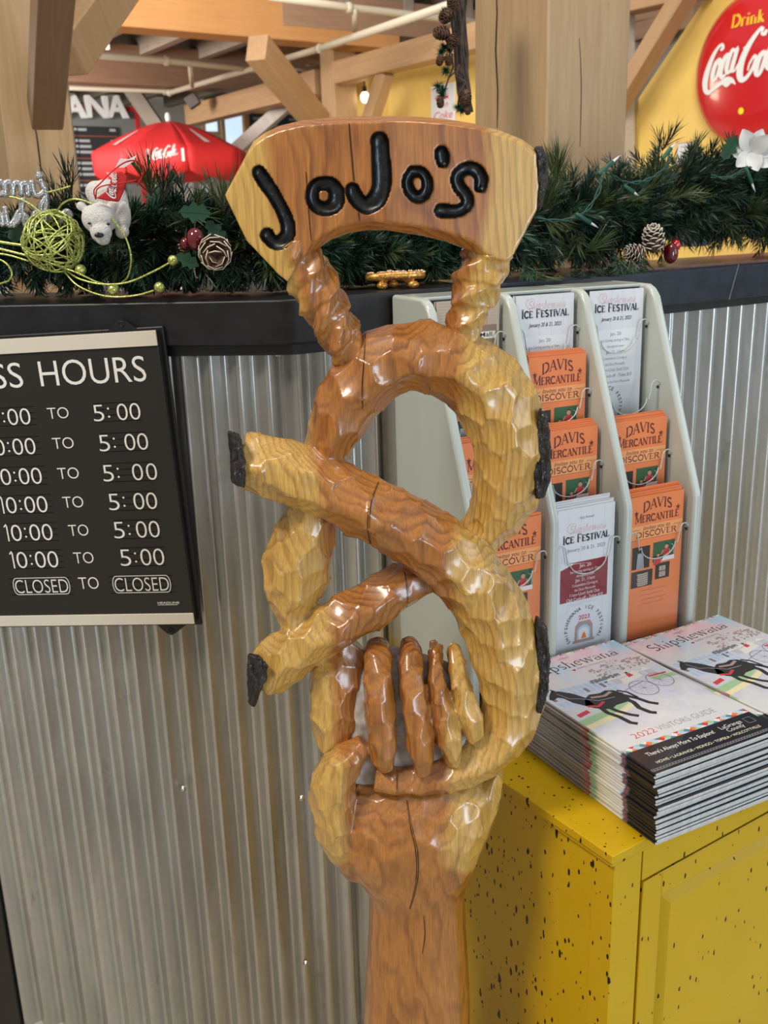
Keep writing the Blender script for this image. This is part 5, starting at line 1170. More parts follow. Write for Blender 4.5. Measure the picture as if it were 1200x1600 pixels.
# menu wall with raised letters
mw0 = P(170, 250, 12.2); mn = mw0.dot(ND)
def mwp(px, py, off=0): return hit(px, py, ND * (mn - off), -ND)
menu = empty('menu_wall', Vector((mw0.x, mw0.y, 0)), 'grey barn board menu wall with raised white letters', 'menu wall', mat=frame(Vector((mw0.x, mw0.y, 0)), UD, ND, ZD)); bpy.context.view_layer.update(); mi_ = menu.matrix_world.inverted()
def ml_(px, py): return mi_ @ mwp(px, py)
aL = ml_(-160, 300).x; aR = ml_(212, 200).x; tz = ml_(150, 172).z
for i in range(9): z1 = tz - i * .27; m = MB(); m.box((aL, 0, z1 - .262), (aR, .04, z1)); m.build('board', MT['grey_board'], menu)
m = MB(); m.box((aL, -.03, tz), (aR + .05, .03, tz + .05)); m.box((aR, -.03, tz - 2.2), (aR + .05, .03, tz)); tag(m.build('trim_strip', MT['dark_red'], menu), 'dark red edging strip')
for i, (px, ch_) in enumerate(((181, 'A'), (150, 'N'), (116, 'A'))):
    m = MB(); c = ml_(px, 184); g = ml_(px, 150); h = g.z - c.z; TT = frame((0, 0, 0), Vector((1, 0, 0)), ZD, Vector((0, -1, 0)))
    vs, fs, x0, x1 = text_geo(ch_, 0, .03); kx = .26 / (x1 - x0); kz = h / .73
    bm_ = bmesh.new(); vv = [bm_.verts.new(((v.x - (x0 + x1) / 2) * kx + c.x, -.03, c.z + v.y * kz)) for v in vs]
    for f in fs: 
        try: bm_.faces.new([vv[j] for j in f])
        except Exception: pass
    e_ = bmesh.ops.extrude_face_region(bm_, geom=list(bm_.faces)); bmesh.ops.translate(bm_, vec=(0, -.07, 0), verts=[x for x in e_['geom'] if isinstance(x, bmesh.types.BMVert)]); bmesh.ops.recalc_face_normals(bm_, faces=bm_.faces)
    me = bpy.data.meshes.new('letter'); bm_.to_mesh(me); bm_.free(); me.materials.append(MT['white']); lo_ = bpy.data.objects.new('letter', me); COL.objects.link(lo_); lo_.parent = menu
rb = random.Random(5)
for (x0, x1, y0, y1) in ((-62, 14, 196, 290), (104, 120, 197, 300), (127, 184, 199, 300)):
    a = ml_(x0, y1); b = ml_(x1, y0); m = MB(); m.box((a.x, -.03, a.z), (b.x, -.005, b.z)); bo = m.build('menu_board', MT['chalk'], menu); m = MB(); m2 = MB(); TT = frame((0, -.032, 0), Vector((1, 0, 0)), ZD, Vector((0, -1, 0))); w = b.x - a.x; hh = b.z - a.z
    for i in range(11):
        z = b.z - hh * (.07 + .085 * i)
        if i % 4 == 1: rect(m2, TT, a.x + w * .05, z, a.x + w * .95, z + .010)
        else: rect(m, TT, a.x + w * .06, z, a.x + w * (.25 + .25 * rb.random()), z + .028); rect(m, TT, a.x + w * .78, z, a.x + w * .92, z + .028)
    m.build('writing', MT['chalk_ink'], bo, fix=False); m2.build('rule', MT['chalk_red'], bo, fix=False)
m = MB(); p0 = P(98, 160, 3.6); p1 = P(98, 85, 3.6)
TT = frame(p0, UD, ND, ZD)
for i in range(22): m.box((0, 0, i * .009), (.028, .02, i * .009 + .005), T=TT)
m.box((0, .004, -p0.z), (.028, .018, 22 * .009), T=TT); tag(m.build('ridged_panel', MT['greywall']), 'narrow ridged grey strip beside the left oak post', 'panel')
# stuff under the umbrella: pale post, framed picture, wheel
fbox('pale_column', 282, 262, 300, 420, 12, MT['white_wood'], 'pale column below the red umbrella', 'column')
o, T, w, h = fbox('framed_picture', 313, 288, 330, 318, 12.2, MT['white_wood'], 'small framed picture below the red umbrella', 'picture'); m = MB(); TT = frame((0, -.003, 0), Vector((1, 0, 0)), ZD, Vector((0, -1, 0))); rect(m, TT, w * .15, h * .12, w * .85, h * .88); m.build('sheet', MT['blue_wash'], o, fix=False); m = MB(); rect(m, TT, w * .3, h * .35, w * .7, h * .5, .003); m.build('print', MT['grey_ink'], o, fix=False)
wc = P(341, 298, 11.8); wh = empty('wagon_wheel', wc, 'dark wagon wheel below the right rim of the umbrella', 'wheel', mat=frame(wc, UD, ZD, -ND)); bpy.context.view_layer.update(); m = MB(); m.tube([(.12 * math.cos(a), .12 * math.sin(a), 0) for a in [i * math.pi / 12 for i in range(24)]], .012, 6, close=True); m.build('rim', MT['joist'], wh, smooth=True)
m = MB(); m.ell((0, 0, 0), (.025, .025, .025), n=8, m=6); m.build('hub', MT['joist'], wh)
for i in range(8): m = MB(); a = i * math.pi / 4; m.tube([(.015 * math.cos(a), .015 * math.sin(a), 0), (.115 * math.cos(a), .115 * math.sin(a), 0)], .006, 5); m.build('spoke', MT['joist'], wh)
fbox('shop_counter', 285, 330, 420, 440, 11.5, MT['light_brown'], 'low brown stand far below the umbrella', 'stand'); fbox('red_crate', 322, 322, 340, 340, 11.3, MT['red_cloth'], 'small red crate on the far stand', 'crate'); fbox('red_crate', 346, 330, 366, 352, 11.3, MT['red_cloth'], 'larger red crate right on the far stand', 'crate')
# red umbrella
uc = P(269, 262, 10.0); um = empty('umbrella', (uc.x, uc.y, 0), 'large red market umbrella with white vents', 'umbrella'); bpy.context.view_layer.update()
apex = P(273, 189, 10.0).z; rim = P(270, 238, 10.0).z; RU_ = .745; ph0 = math.radians(22.5)
m = MB()
NS = 8
def um_pt(i, t):   # rib i, t from apex to rim
    a = ph0 + i * 2 * math.pi / NS; r = RU_ * t; z = apex - (apex - rim) * (t ** 1.5); return Vector((r * math.cos(a), r * math.sin(a), z))
rows = 8
for i in range(NS):
    g = MB(); vs = []
    for r in range(rows + 1):
        t = .03 + .97 * r / rows; a, b = um_pt(i, t), um_pt(i + 1, t)
        for c in range(7): s = c / 6; p = a.lerp(b, s); p.z -= .018 * math.sin(math.pi * s) * t; vs.append(p)
    # valance, scalloped, with a slit at each rib
    for (dz, rr_) in ((.09, 1.0), (.20, .99)):
        for c in range(7): s = c / 6; ss = .5 + (s - .5) * (.96 if dz > .1 else 1); p = um_pt(i, 1).lerp(um_pt(i + 1, 1), ss); p = Vector((p.x * rr_ , p.y * rr_, p.z - .018 * math.sin(math.pi * s) - dz - (.035 * (1 - abs(2 * s - 1) ** 6) if dz > .1 else 0))); vs.append(p)
    g.add(vs, [(r * 7 + c, r * 7 + c + 1, (r + 1) * 7 + c + 1, (r + 1) * 7 + c) for r in range(rows + 2) for c in range(6)]); pn_ = g.build('canopy_panel', MT['red_cloth'], um, smooth=True)
    sm = pn_.modifiers.new('s', 'SOLIDIFY'); sm.thickness = .003
    if i in (0, 2, 4, 6):
        s = MB(); 
        for (t0, t1, w_) in ((.50, .88, .032),):
            a = (um_pt(i, t0) + um_pt(i + 1, t0)) / 2; b = (um_pt(i, t1) + um_pt(i + 1, t1)) / 2; sd = (um_pt(i + 1, 1) - um_pt(i, 1)).normalized() * w_; up_ = Vector((0, 0, .004))
            s.add([a - sd * .3 + up_, a + sd * .3 + up_, b + sd + up_, b - sd + up_], [(0, 1, 2, 3)])
        s.build('white_stripe', MT['white'], pn_, fix=False)
m = MB(); m.lathe([(0, .08), (.02, .07), (.028, .04), (.022, .0), (.03, -.02)], 12, T=Matrix.Translation((0, 0, apex))); m.build('finial', MT['white'], um, smooth=True)
m = MB(); m.tube([(0, 0, 0.3), (0, 0, apex)], .022, 10); m.build('pole', MT['white_wood'], um)
# logo on the panel facing the viewer
fp0, fp1 = um_pt(5, 1), um_pt(6, 1); fc = (fp0 + fp1) / 2 + Vector((uc.x, uc.y, 0)); fx_ = (fp1 - fp0).normalized()
m = MB(); TT = frame(fc - fx_ * .03 + Vector((0, -.012, -.105)), fx_, ZD, Vector((0, -1, 0))); logo(m, TT, 0, 0, .034, 0, k=1.3); rect(m, TT, -.050, -.02, -.028, .09); rect(m, TT, .262, -.02, .284, .09); lo_ = m.build('script_lettering', MT['white'], um, world=True, fix=False)
# ------------------------------------------------------------------ evergreen garland along the ledge and its ornaments
LZ = H - .10
gr = random.Random(77)
def gpoint(px, py, off):      # a point at the ledge distance: off behind the front line
    c = off_pt(off); left = hit(px, py, c, LN); right = hit(px, py, c, ND)
    return left if (left - c).dot(LD) > 0 else right
axis = []
for px, py, r in ((-140,382,72),(-60,385,72),(30,388,72),(110,384,74),(180,378,78),(240,366,84),(300,372,80),(360,384,70),(430,388,60),(500,392,54),(560,394,50),(620,392,50),(690,382,58),(760,365,62),(820,350,74),(880,338,84),(930,345,76),(985,330,80),(1040,312,84),(1090,300,72),(1150,300,74),(1210,305,78),(1280,310,78)):
    p = gpoint(px, py, .125); sc = (hit(px + 1, py, p, Vector((0, -1, 0))) - p).length; axis.append((p.x, p.y, p.z, r * sc))
AX = catmull(axis, .012)
garl = empty('evergreen_garland', (AX[len(AX)//2][0], AX[len(AX)//2][1], LZ), 'green artificial pine garland lying along the counter ledge', 'garland'); bpy.context.view_layer.update()
gi = garl.matrix_world.inverted()
needles = [MB(), MB(), MB()]; stems = MB()
def clampz(p): 
    on = p.dot(ND) > 1.2 or (p - off_pt(0)).dot(LN) > -.004 
    if on and p.z < LZ + .002: p.z = LZ + .002 + .003 * gr.random()
    return p
def needle(mb, a, d, l, w):
    s = d.cross(Vector((gr.uniform(-1, 1), gr.uniform(-1, 1), gr.uniform(-1, 1))))
    if s.length < 1e-4: return
    s = s.normalized() * w; b = a + d * l * .55 + Vector((0, 0, .0006)); c = a + d * l + Vector((0, 0, -.001))
    v = [clampz(x) for x in (a - s * .5, a + s * .5, b - s, b + s, c)]; mb.add([gi @ x for x in v], [(0, 1, 3, 2), (2, 3, 4)])
def spray(o, d, ln, n, nl, mi, w=.00115, ang=(.45, .95)):
    d = d.normalized(); end = o + d * ln + Vector((0, 0, gr.uniform(-.015, .004))); k = 4; pts = [clampz(o.lerp(end, i / k)) for i in range(k + 1)]; stems.tube([gi @ p for p in pts], [.0013, .0011, .001, .0008, .0006], 4)
    for i in range(n):
        t = (i + gr.random()) / n; p = o.lerp(end, t); th = gr.uniform(0, 2 * math.pi); a = d.orthogonal().normalized(); b = d.cross(a); an = gr.uniform(*ang) * (1.1 - .5 * t); dd = d * math.cos(an) + (a * math.cos(th) + b * math.sin(th)) * math.sin(an); needle(needles[mi], p, dd, nl * gr.uniform(.75, 1.15), w)
NSP = 1900
for i in range(NSP):
    q = AX[gr.randrange(len(AX))]; c = Vector(q[:3]); R_ = q[3]
    j = min(len(AX) - 1, AX.index(q) + 1) if False else 0
    th = gr.uniform(0, 2 * math.pi); rad = Vector((0, 0, 1)) * math.sin(th) + (-ND) * math.cos(th)
    rad = (rad + UD * gr.uniform(-.9, .9)).normalized(); st = c + rad * R_ * gr.uniform(.0, .50); ln = R_ * gr.uniform(.40, .72)
    z_ok = (st + rad * ln).z > LZ - .006
    if not z_ok: rad.z = abs(rad.z) * .3; rad.normalize()
    mi = 0 if gr.random() < .58 else (1 if gr.random() < (.75 if c.x < .25 else .5) else 2)
    spray(st, rad, ln, 44, .030 if mi < 2 else .038, mi)
# long pale pine tufts: fans of long needles
for (px, py, mi, n_, l_) in ((236, 306, 2, 84, .050), (256, 312, 0, 50, .042), (300, 340, 2, 40, .038), (350, 330, 2, 60, .045), (870, 290, 2, 110, .06), (905, 400, 2, 130, .055), (850, 330, 2, 80, .055), (1160, 340, 2, 120, .06), (1190, 370, 0, 70, .05), (1035, 235, 0, 60, .035), (112, 305, 0, 46, .035), (95, 325, 0, 40, .035)):
    p = gpoint(px, py, .075); d0 = Vector((gr.uniform(-.3, .3), -.3, 1 if py < 340 else .2)); 
    for _ in range(3): spray(p, d0 + Vector((gr.uniform(-.7, .7), gr.uniform(-.3, .2), gr.uniform(-.2, .3))), .035, n_ // 3, l_, mi, w=.0008, ang=(.15, .75))
# sprigs hanging over the rack
for (px, py) in ((835, 418), (852, 424), (872, 428), (890, 424), (910, 420), (928, 416), (946, 410), (965, 404), (985, 405), (1000, 398), (815, 412), (900, 430), (940, 420)):
    p = gpoint(px, py, -.014); d0 = Vector((gr.uniform(-.5, .3), -.45, gr.uniform(-1.0, -.1))); spray(p, d0, .045, 46, .034, gr.choice((0, 1, 2)))
for i, (nm, mt) in enumerate((('needles', 'green1'), ('needles', 'green2'), ('needles', 'green3'))): tag(needles[i].build(nm, MT[mt], garl, fix=False), ('dark green needles', 'blue green needles', 'yellow green long needles')[i], kind='stuff')
tag(stems.build('twigs', MT['twig'], garl, fix=False), 'thin brown twigs', kind='stuff')
m = MB(); m.tube([gi @ Vector(q[:3]) for q in AX[::4]], .004, 6); m.build('core_wire', MT['twig'], garl)

def leaf_(mb, T, l, w, n=7):    # holly leaf with pointed lobes
    vs = [T @ Vector((0, 0, 0))]; up = []; dn = []
    for i in range(1, n):
        t = i / n; ww = w * math.sin(math.pi * t) ** .7 * (1.0 if i % 2 else .55); up.append(T @ Vector((t * l, ww, .12 * ww))); dn.append(T @ Vector((t * l, -ww, .12 * ww)))
    mid = [T @ Vector((i / n * l, 0, -.01 * l)) for i in range(1, n)]; tip = T @ Vector((l, 0, 0)); k = n - 1; vs += up + mid + dn + [tip]
    U_ = lambda i: 1 + i; M_ = lambda i: 1 + k + i; D_ = lambda i: 1 + 2 * k + i; fs = [(0, M_(0), U_(0)), (0, D_(0), M_(0))]
    for i in range(k - 1): fs += [(M_(i), M_(i + 1), U_(i + 1), U_(i)), (D_(i), D_(i + 1), M_(i + 1), M_(i))]
    fs += [(M_(k - 1), 1 + 3 * k, U_(k - 1)), (D_(k - 1), 1 + 3 * k, M_(k - 1))]; mb.add(vs, fs)
def facing(p, x, y):     # frame on the camera-facing side at p: x right, y up
    vd = (Vector((0, 0, H)) - p).normalized(); X = Vector((0, 0, 1)).cross(vd).normalized(); X = -X if X.x < 0 else X; Y = vd.cross(X).normalized(); return frame(p, X * x[0] + Y * x[1], (X * y[0] + Y * y[1]), vd)
def pinecone(px, py, off, size, label, ax=(0, 0, 1), tips=.6, n_=46, wf=.17):
    p = gpoint(px, py, off); T = facing(p, (1, 0), (0, 1)); o = empty('pine_cone', p, label, 'pine cone', mat=T @ Matrix(((1,0,0,0),(0,1,0,0),(0,0,1,0),(0,0,0,1)))); bpy.context.view_layer.update()
    a = Vector(ax).normalized(); R3 = a.to_track_quat('Z', 'Y').to_matrix().to_4x4(); m = MB(); m.ell((0, 0, 0), (size * .38, size * .38, size * .5), T=R3, n=12, m=8); m.build('core', MT['cone'], o, smooth=True)
    sc = MB(); tp = MB(); ga = 2.39996
    for i in range(n_):
        t = i / (n_ - 1); z = size * (-.42 + .95 * t); rr_ = size * .58 * math.sqrt(max(.02, 1 - ((t - .38) / .66) ** 2)); th = i * ga; out = Vector((math.cos(th), math.sin(th), .55 + .9 * t)).normalized(); side = Vector((-math.sin(th), math.cos(th), 0)); w = size * wf * (1.15 - .45 * t); b = Vector((0, 0, z)) + out * rr_ * .35; c = Vector((0, 0, z)) + out * rr_; upv = out.cross(side).normalized() * size * .02
        vs = [b - side * w * .5, b + side * w * .5, c + side * w - out * size * .05, c - side * w - out * size * .05, c + out * size * .06]
        sc.add([R3 @ (v + upv) for v in vs] + [R3 @ (v - upv) for v in vs], [(0, 1, 2, 4, 3), (8, 9, 7, 6, 5), (0, 5, 6, 1), (1, 6, 7, 2), (2, 7, 9, 4), (4, 9, 8, 3), (3, 8, 5, 0)])
        e1, e2, e3 = vs[3], vs[4], vs[2]; tp.tube([R3 @ e1, R3 @ e2, R3 @ e3], size * .035 * tips / .6, 5)
    sc.build('scales', MT['cone'], o); tag(tp.build('tips', MT['snow'], o, smooth=True), 'frosted white scale tips', kind='stuff'); return o
pinecone(336, 393, .005, .046, 'open brown pine cone with white tips by the dark berries left of the carving', (0, -.25, 1), .30, 21, .27)
pinecone(1021, 378, .02, .040, 'upright frosted pine cone beside red berries at the right', (-.1, 1, .5), .5); pinecone(996, 396, .01, .032, 'small frosted pine cone lying left of the upright one', (-1, .2, .6), .35); pinecone(1046, 353, .11, .018, 'tiny brown pine cone deep in the garland at the right', (.2, 1, .2), .4)
def berry(px, py, off, r, mat, label, sy=1.15):
    p = gpoint(px, py, off); o = empty('berry', p, label, 'berry'); bpy.context.view_layer.update(); m = MB(); m.ell((0, 0, 0), (r, r, r * sy), n=18, m=12); m.build('fruit', MT[mat], o, smooth=True); m = MB(); m.tube([(0, .002, r * sy * .9), (.002, .006, r * sy + .012)], .0008, 5); m.build('stem', MT['twig'], o)
berry(305, 374, .015, .0125, 'berry', 'large dark red berry left of the open pine cone', 1.25); berry(290, 381, .03, .008, 'berry', 'small dark red berry left of the large one')
berry(1048, 396, .025, .0135, 'berry', 'oval dark red berry right of the frosted cone', 1.35); berry(1056, 383, .04, .009, 'berry2', 'small bright red berry above the oval one')
def holly(px, py, off, l, w, ang, label):
    p = gpoint(px, py, off); c, s = math.cos(ang), math.sin(ang); o = empty('holly_leaf', p, label, 'leaf', mat=facing(p, (c, s), (-s, c))); bpy.context.view_layer.update(); m = MB(); leaf_(m, I4, l, w); m.build('blade', MT['leaf'], o, smooth=True, fix=False); m = MB(); m.tube([(0, 0, .0005), (l * .95, 0, .0)], .0006, 4); m.build('midrib', MT['green2'], o)
holly(280, 330, .03, .045, .016, -.1, 'broad holly leaf above the large dark berry'); holly(322, 345, .05, .04, .014, -.9, 'holly leaf behind the open pine cone'); holly(275, 398, .01, .035, .012, -.5, 'holly leaf below the dark berries'); holly(12, 372, .02, .045, .018, .3, 'holly leaf left of the green wire ball')
holly(1130, 250, .06, .05, .017, 1.1, 'upright holly leaf left of the white flower'); holly(1160, 240, .07, .05, .016, .7, 'holly leaf behind the white flower')
# white flower
p = gpoint(1175, 238, .03); fl = empty('white_flower', p, 'white fabric poinsettia flower at the right end of the garland', 'flower', mat=facing(p, (1, 0), (0, 1))); bpy.context.view_layer.update()
for i, (a, l, w, tl) in enumerate(((2.0, .050, .016, .3), (1.2, .045, .015, .2), (.3, .055, .018, .1), (-.5, .050, .017, .1), (-1.2, .040, .015, .3), (3.0, .040, .015, .1), (-2.4, .038, .014, .2), (.8, .05, .016, .5))):
    T = Matrix.Rotation(a, 4, 'Z') @ Matrix.Rotation(-tl, 4, 'Y'); m = MB(); vs = []; k = 8
    for r in range(k + 1):
        t = r / k; ww = w * math.sin(math.pi * min(1, t * .92 + .05)) ** .8
        for c in (-1, -.5, 0, .5, 1): vs.append(T @ Vector((t * l, c * ww, .004 * abs(c) + .010 * math.sin(t * 2.5))))
    m.add(vs, [(r * 5 + c, r * 5 + c + 1, (r + 1) * 5 + c + 1, (r + 1) * 5 + c) for r in range(k) for c in range(4)]); m.build('petal', MT['petal'], fl, smooth=True, fix=False)
# white dish behind the garland
p = gpoint(1082, 378, .26); m = MB(); m.lathe([(0, 0), (.03, .001), (.05, .014), (.056, .03), (.053, .03), (.046, .014), (.0, .006)], 32); o = m.build('bowl', MT['white'], smooth=True); o.location = (p.x, p.y, max(LZ + .004, p.z - .01)); tag(o, 'white bowl seen through the garland at the right', 'bowl')
# string of fairy lights
def lightset(pts, bulbs, label):
    P3 = [gpoint(px, py, off) for px, py, off in pts]; o = empty('fairy_light_string', P3[0], label, 'string lights'); bpy.context.view_layer.update(); inv = o.matrix_world.inverted()
    q = [Vector(v[:3]) for v in catmull([tuple(p) for p in P3], .008)]
    for s_ in (0, 1): m = MB(); m.tube([inv @ (v + Vector((.0026 * math.sin(i * .9 + s_ * 3), -.001, .0022 * math.cos(i * .9 + s_ * 3)))) for i, v in enumerate(q)], .0013, 5); m.build('wire', MT['wire'], o, smooth=True)
    for (x0, y0, x1, y1, off) in bulbs:
        a = gpoint(x0, y0, off); b = gpoint(x1, y1, off); d = (b - a); m = MB(); m.tube([inv @ a, inv @ (a + d * .08), inv @ (a + d * .62)], [.0024, .0034, .0040], 10); h = m.build('lamp_holder', MT['socket'], o, smooth=True)
        m = MB(); m.tube([inv @ (a + d * .62), inv @ (a + d * .8), inv @ b], [.0024, .0020, .0004], 8); m.build('bulb', MT['bulb'], h, smooth=True)
lightset([(842, 343, .0), (875, 345, .0), (905, 338, .0), (925, 318, .0), (938, 292, .0), (945, 268, .005), (975, 285, .02), (1010, 282, .02), (1040, 262, .03), (1048, 240, .03)], [(935, 272, 970, 242, .003), (900, 334, 935, 356, -.003), (975, 290, 998, 306, .01), (1035, 248, 1056, 222, .02)], 'green wired clear fairy lights on the garland right of the carving')
lightset([(1110, 275, .03), (1140, 278, .02), (1170, 262, .02), (1200, 262, .02), (1260, 270, .03)], [(1165, 262, 1180, 300, .0)], 'green wired fairy light hanging below the white flower')
# green gold wire ball and its curled picks
bc_ = gpoint(84, 378, .010); rB = .042; wb = empty('wire_ball_ornament', bc_, 'glittery green gold wire ball ornament at the left', 'ornament'); bpy.context.view_layer.update(); rb = random.Random(2)
for i in range(26):
    ax = Vector((rb.gauss(0, 1), rb.gauss(0, 1), rb.gauss(0, 1))).normalized(); a = ax.orthogonal().normalized(); b = ax.cross(a); o_ = rb.uniform(-.45, .45); k = math.sqrt(1 - o_ * o_); m = MB(); m.tube([(a * math.cos(t) * k + b * math.sin(t) * k + ax * (o_ + .08 * math.sin(3 * t))) * rB for t in [j * math.pi / 18 for j in range(36)]], .0011, 5, close=True); m.build('wire', MT['gglit'], wb, smooth=True)
def pick(pts, balls, label, r=.0014):
    P3 = [gpoint(px, py, off) for px, py, off in pts]; o = empty('glitter_pick', P3[0], label, 'ornament'); bpy.context.view_layer.update(); inv = o.matrix_world.inverted(); m = MB(); m.tube([inv @ Vector(v[:3]) for v in catmull([tuple(p) for p in P3], .004)], r, 6); m.build('stem', MT['gglit'], o, smooth=True)
    for (px, py, off, rr_) in balls: m = MB(); m.ell(inv @ gpoint(px, py, off), (rr_,) * 3, n=14, m=10); m.build('bead', MT['gglit'], o, smooth=True)
pick([(88, 332, .0), (98, 318, -.005), (115, 311, -.01), (138, 316, -.01), (162, 330, -.01), (182, 350, -.01), (198, 375, -.01), (205, 405, -.01), (200, 432, .0), (190, 442, .01)], [], 'green gold curled pick arching over the white bear')
pick([(105, 424, .0), (125, 436, -.01), (160, 444, -.012), (200, 441, -.012), (240, 424, -.012), (266, 410, -.012)], [(270, 407, -.012, .0072)], 'upper green gold pick ending in a bead near the pine cone')
pick([(100, 424, .0), (120, 445, -.01), (150, 459, -.012), (180, 464, -.012), (215, 461, -.012), (240, 454, -.012)], [(249, 449, -.010, .0075)], 'lower green gold pick curving along the ledge edge')
pick([(40, 396, .0), (80, 412, -.008), (120, 426, -.01), (150, 440, -.01), (172, 446, -.008)], [(177, 452, -.006, .0082), (126, 422, .0, .008)], 'green gold pick with two beads below the wire ball')
pick([(-30, 372, .0), (0, 378, .0), (40, 384, .0)], [], 'upper pale green stem left of the wire ball', .0022); pick([(-30, 382, .0), (5, 390, .0), (45, 400, .0)], [], 'middle pale green stem left of the wire ball', .0020); pick([(-30, 394, .0), (10, 398, .0), (45, 408, .0)], [], 'lower pale green stem left of the wire ball', .0016)
pick([(-20, 402, .0), (5, 408, -.004), (18, 424, -.005), (14, 438, -.005), (-10, 446, .0)], [], 'green gold loop at the left frame edge'); pick([(-20, 306, .01), (20, 308, .01), (45, 318, .01), (66, 334, .01)], [], 'green gold stem crossing the silver letters'); pick([(72, 301, .02), (90, 297, .02), (110, 291, .02)], [], 'short green gold stem right of the silver letters')
# silver glitter word ornament, seen from its back
wp = gpoint(40, 318, .02); T = facing(wp, (1, 0), (0, 1)); so = empty('silver_word_ornament', wp, 'silver glitter word ornament seen from behind at far left', 'ornament', mat=T); bpy.context.view_layer.update()
ti = T.inverted()
def wl(px, py): v = ti @ hit(px, py, wp, Vector((T[0][2], T[1][2], T[2][2]))); return v.x, v.y
STR = [[(72,328),(72,312),(71,300),(66,290),(64,283)], [(60,276),(61,272)], [(50,285),(52,300),(58,306),(66,302),(70,296)], [(44,304),(43,290),(38,286),(33,290),(33,302)], [(33,300),(31,288),(26,285),(21,290),(20,304)], [(20,302),(18,288),(13,284),(8,288),(8,304)], [(8,296),(2,284),(-6,286),(-10,296),(-4,304),(4,302)], [(70,310),(64,322),(66,334),(74,334)],
       [(40,352),(36,340),(34,326),(36,312)], [(46,350),(40,338),(32,336),(28,346),(22,350)], [(22,352),(28,336),(30,330),(22,346),(16,352)], [(12,350),(9,338),(8,326)], [(4,350),(2,338),(-4,334),(-10,348)], [(92,338),(90,332),(84,332),(80,340),(78,332),(72,334),(70,344)], [(108,345),(110,336),(104,330),(98,336),(96,345)], [(66,345),(64,334),(56,332),(52,340),(50,350)]]
for st in STR:
    q = catmull([(*wl(a, b), 0) for a, b in st], .002) if len(st) > 2 else [(*wl(a, b), 0) for a, b in st]; m = MB(); m.tube([Vector((a[0], a[1], 0)) for a in q], .0044, 8)
    for e_ in (q[0], q[-1]): m.ell((e_[0], e_[1], 0), (.0046,) * 3, n=8, m=6)
    m.build('glitter_letter', MT['sglit'], so, smooth=True)
m = MB(); x, y = wl(62, 274); m.ell((x, y, 0), (.0055, .0055, .004), n=12, m=8); m.build('glitter_letter', MT['sglit'], so, smooth=True)
# plush bear
bp = gpoint(163, 345, .0); T = facing(bp, (1, 0), (0, 1)); bear = empty('plush_bear', bp, 'white plush polar bear face down in the garland with red pouch', 'toy', mat=T); bpy.context.view_layer.update(); ti = T.inverted(); s1 = (hit(101, 345, bp, Vector((0, -1, 0))) - hit(100, 345, bp, Vector((0, -1, 0)))).length
def bx_(px, py, z=0): v = ti @ hit(px, py, bp, Vector((T[0][2], T[1][2], T[2][2]))); return Vector((v.x, v.y, z))
def blob(items, vox, name, mat, par):
    m = MB()
    for (px, py, z, rx, ry, rz, rot) in items: m.ell((0, 0, 0), (rx * s1, ry * s1, rz * s1), T=Matrix.Translation(bx_(px, py, z)) @ Matrix.Rotation(rot, 4, 'Z'), n=20, m=14)
    me = remesh(m, vox); co, e = mesh_np(me); co = smooth_np(co, e, 6); set_co(me, co); me.polygons.foreach_set('use_smooth', [True] * len(me.polygons)); return add_mesh(name, me, mat, par)
blob([(168, 306, -.022, 30, 26, 22, 0), (180, 320, -.018, 22, 26, 18, 0), (155, 342, .0, 27, 24, 23, -.1), (158, 362, .010, 17, 17, 16, 0), (161, 374, .012, 11, 9, 11, 0), (127, 322, -.002, 8, 7.5, 5, 0), (178, 320, -.004, 8.5, 8, 5, 0), (193, 340, -.006, 12, 24, 12, -.15), (191, 362, -.004, 11, 11, 11, 0), (150, 300, -.024, 17, 18, 14, 0)], .0012, 'body', MT['fur'], bear)
m = MB(); m.ell(bx_(155, 367, .010 + 16 * s1), (7.2 * s1, 4.2 * s1, 3 * s1), n=14, m=10); m.build('nose', MT['black_nose'], bear, smooth=True)
for (px, py) in ((140, 349), (169, 350)): m = MB(); m.ell(bx_(px, py, 19.5 * s1), (2.8 * s1, 1.8 * s1, 1.5 * s1), n=10, m=8); m.build('eye', MT['black_nose'], bear, smooth=True)
# red felt pouch with script, its cord and a white tag, tucked behind the bear's head
pp = [bx_(x, y, .014) for x, y in ((150, 310), (165, 300), (172, 285), (178, 270), (190, 268), (199, 278), (195, 295), (186, 316), (168, 314))]; m = MB(); n = len(pp); m.add([p + Vector((0, 0, .003)) for p in pp] + [p - Vector((0, 0, .003)) for p in pp], [tuple(range(n)), tuple(range(2*n-1, n-1, -1))] + [(i, n+i, n+(i+1) % n, (i+1) % n) for i in range(n)])
pq = ti; pouch = m.build('pouch', MT['dark_red'], None, bevel=.002); pouch.matrix_world = T.copy(); tag(pouch, 'small red felt pouch with white script on the plush bear', 'pouch')
m = MB(); c0 = bx_(180, 311, .0185); logo(m, I4, c0.x, c0.y, .0049, z=.0185, rot=1.25, k=1.3); m.build('script_lettering', MT['white'], pouch, fix=False)
m = MB(); m.tube([Vector(v[:3]) for v in catmull([tuple(bx_(*a)) for a in ((150, 312, .014), (147, 298, .016), (158, 286, .018), (176, 268, .018), (196, 254, .012), (213, 252, .008), (223, 262, .004), (222, 276, .0), (214, 290, -.004))], .003)], .0010, 6); m.build('cord', MT['dark_red'], pouch, smooth=True)
m = MB(); m.tube([Vector(v[:3]) for v in catmull([tuple(bx_(*a)) for a in ((150, 310, .014), (152, 296, .018), (166, 290, .02), (190, 287, .02), (212, 282, .01))], .003)], .0010, 6); m.build('cord', MT['dark_red'], pouch, smooth=True)
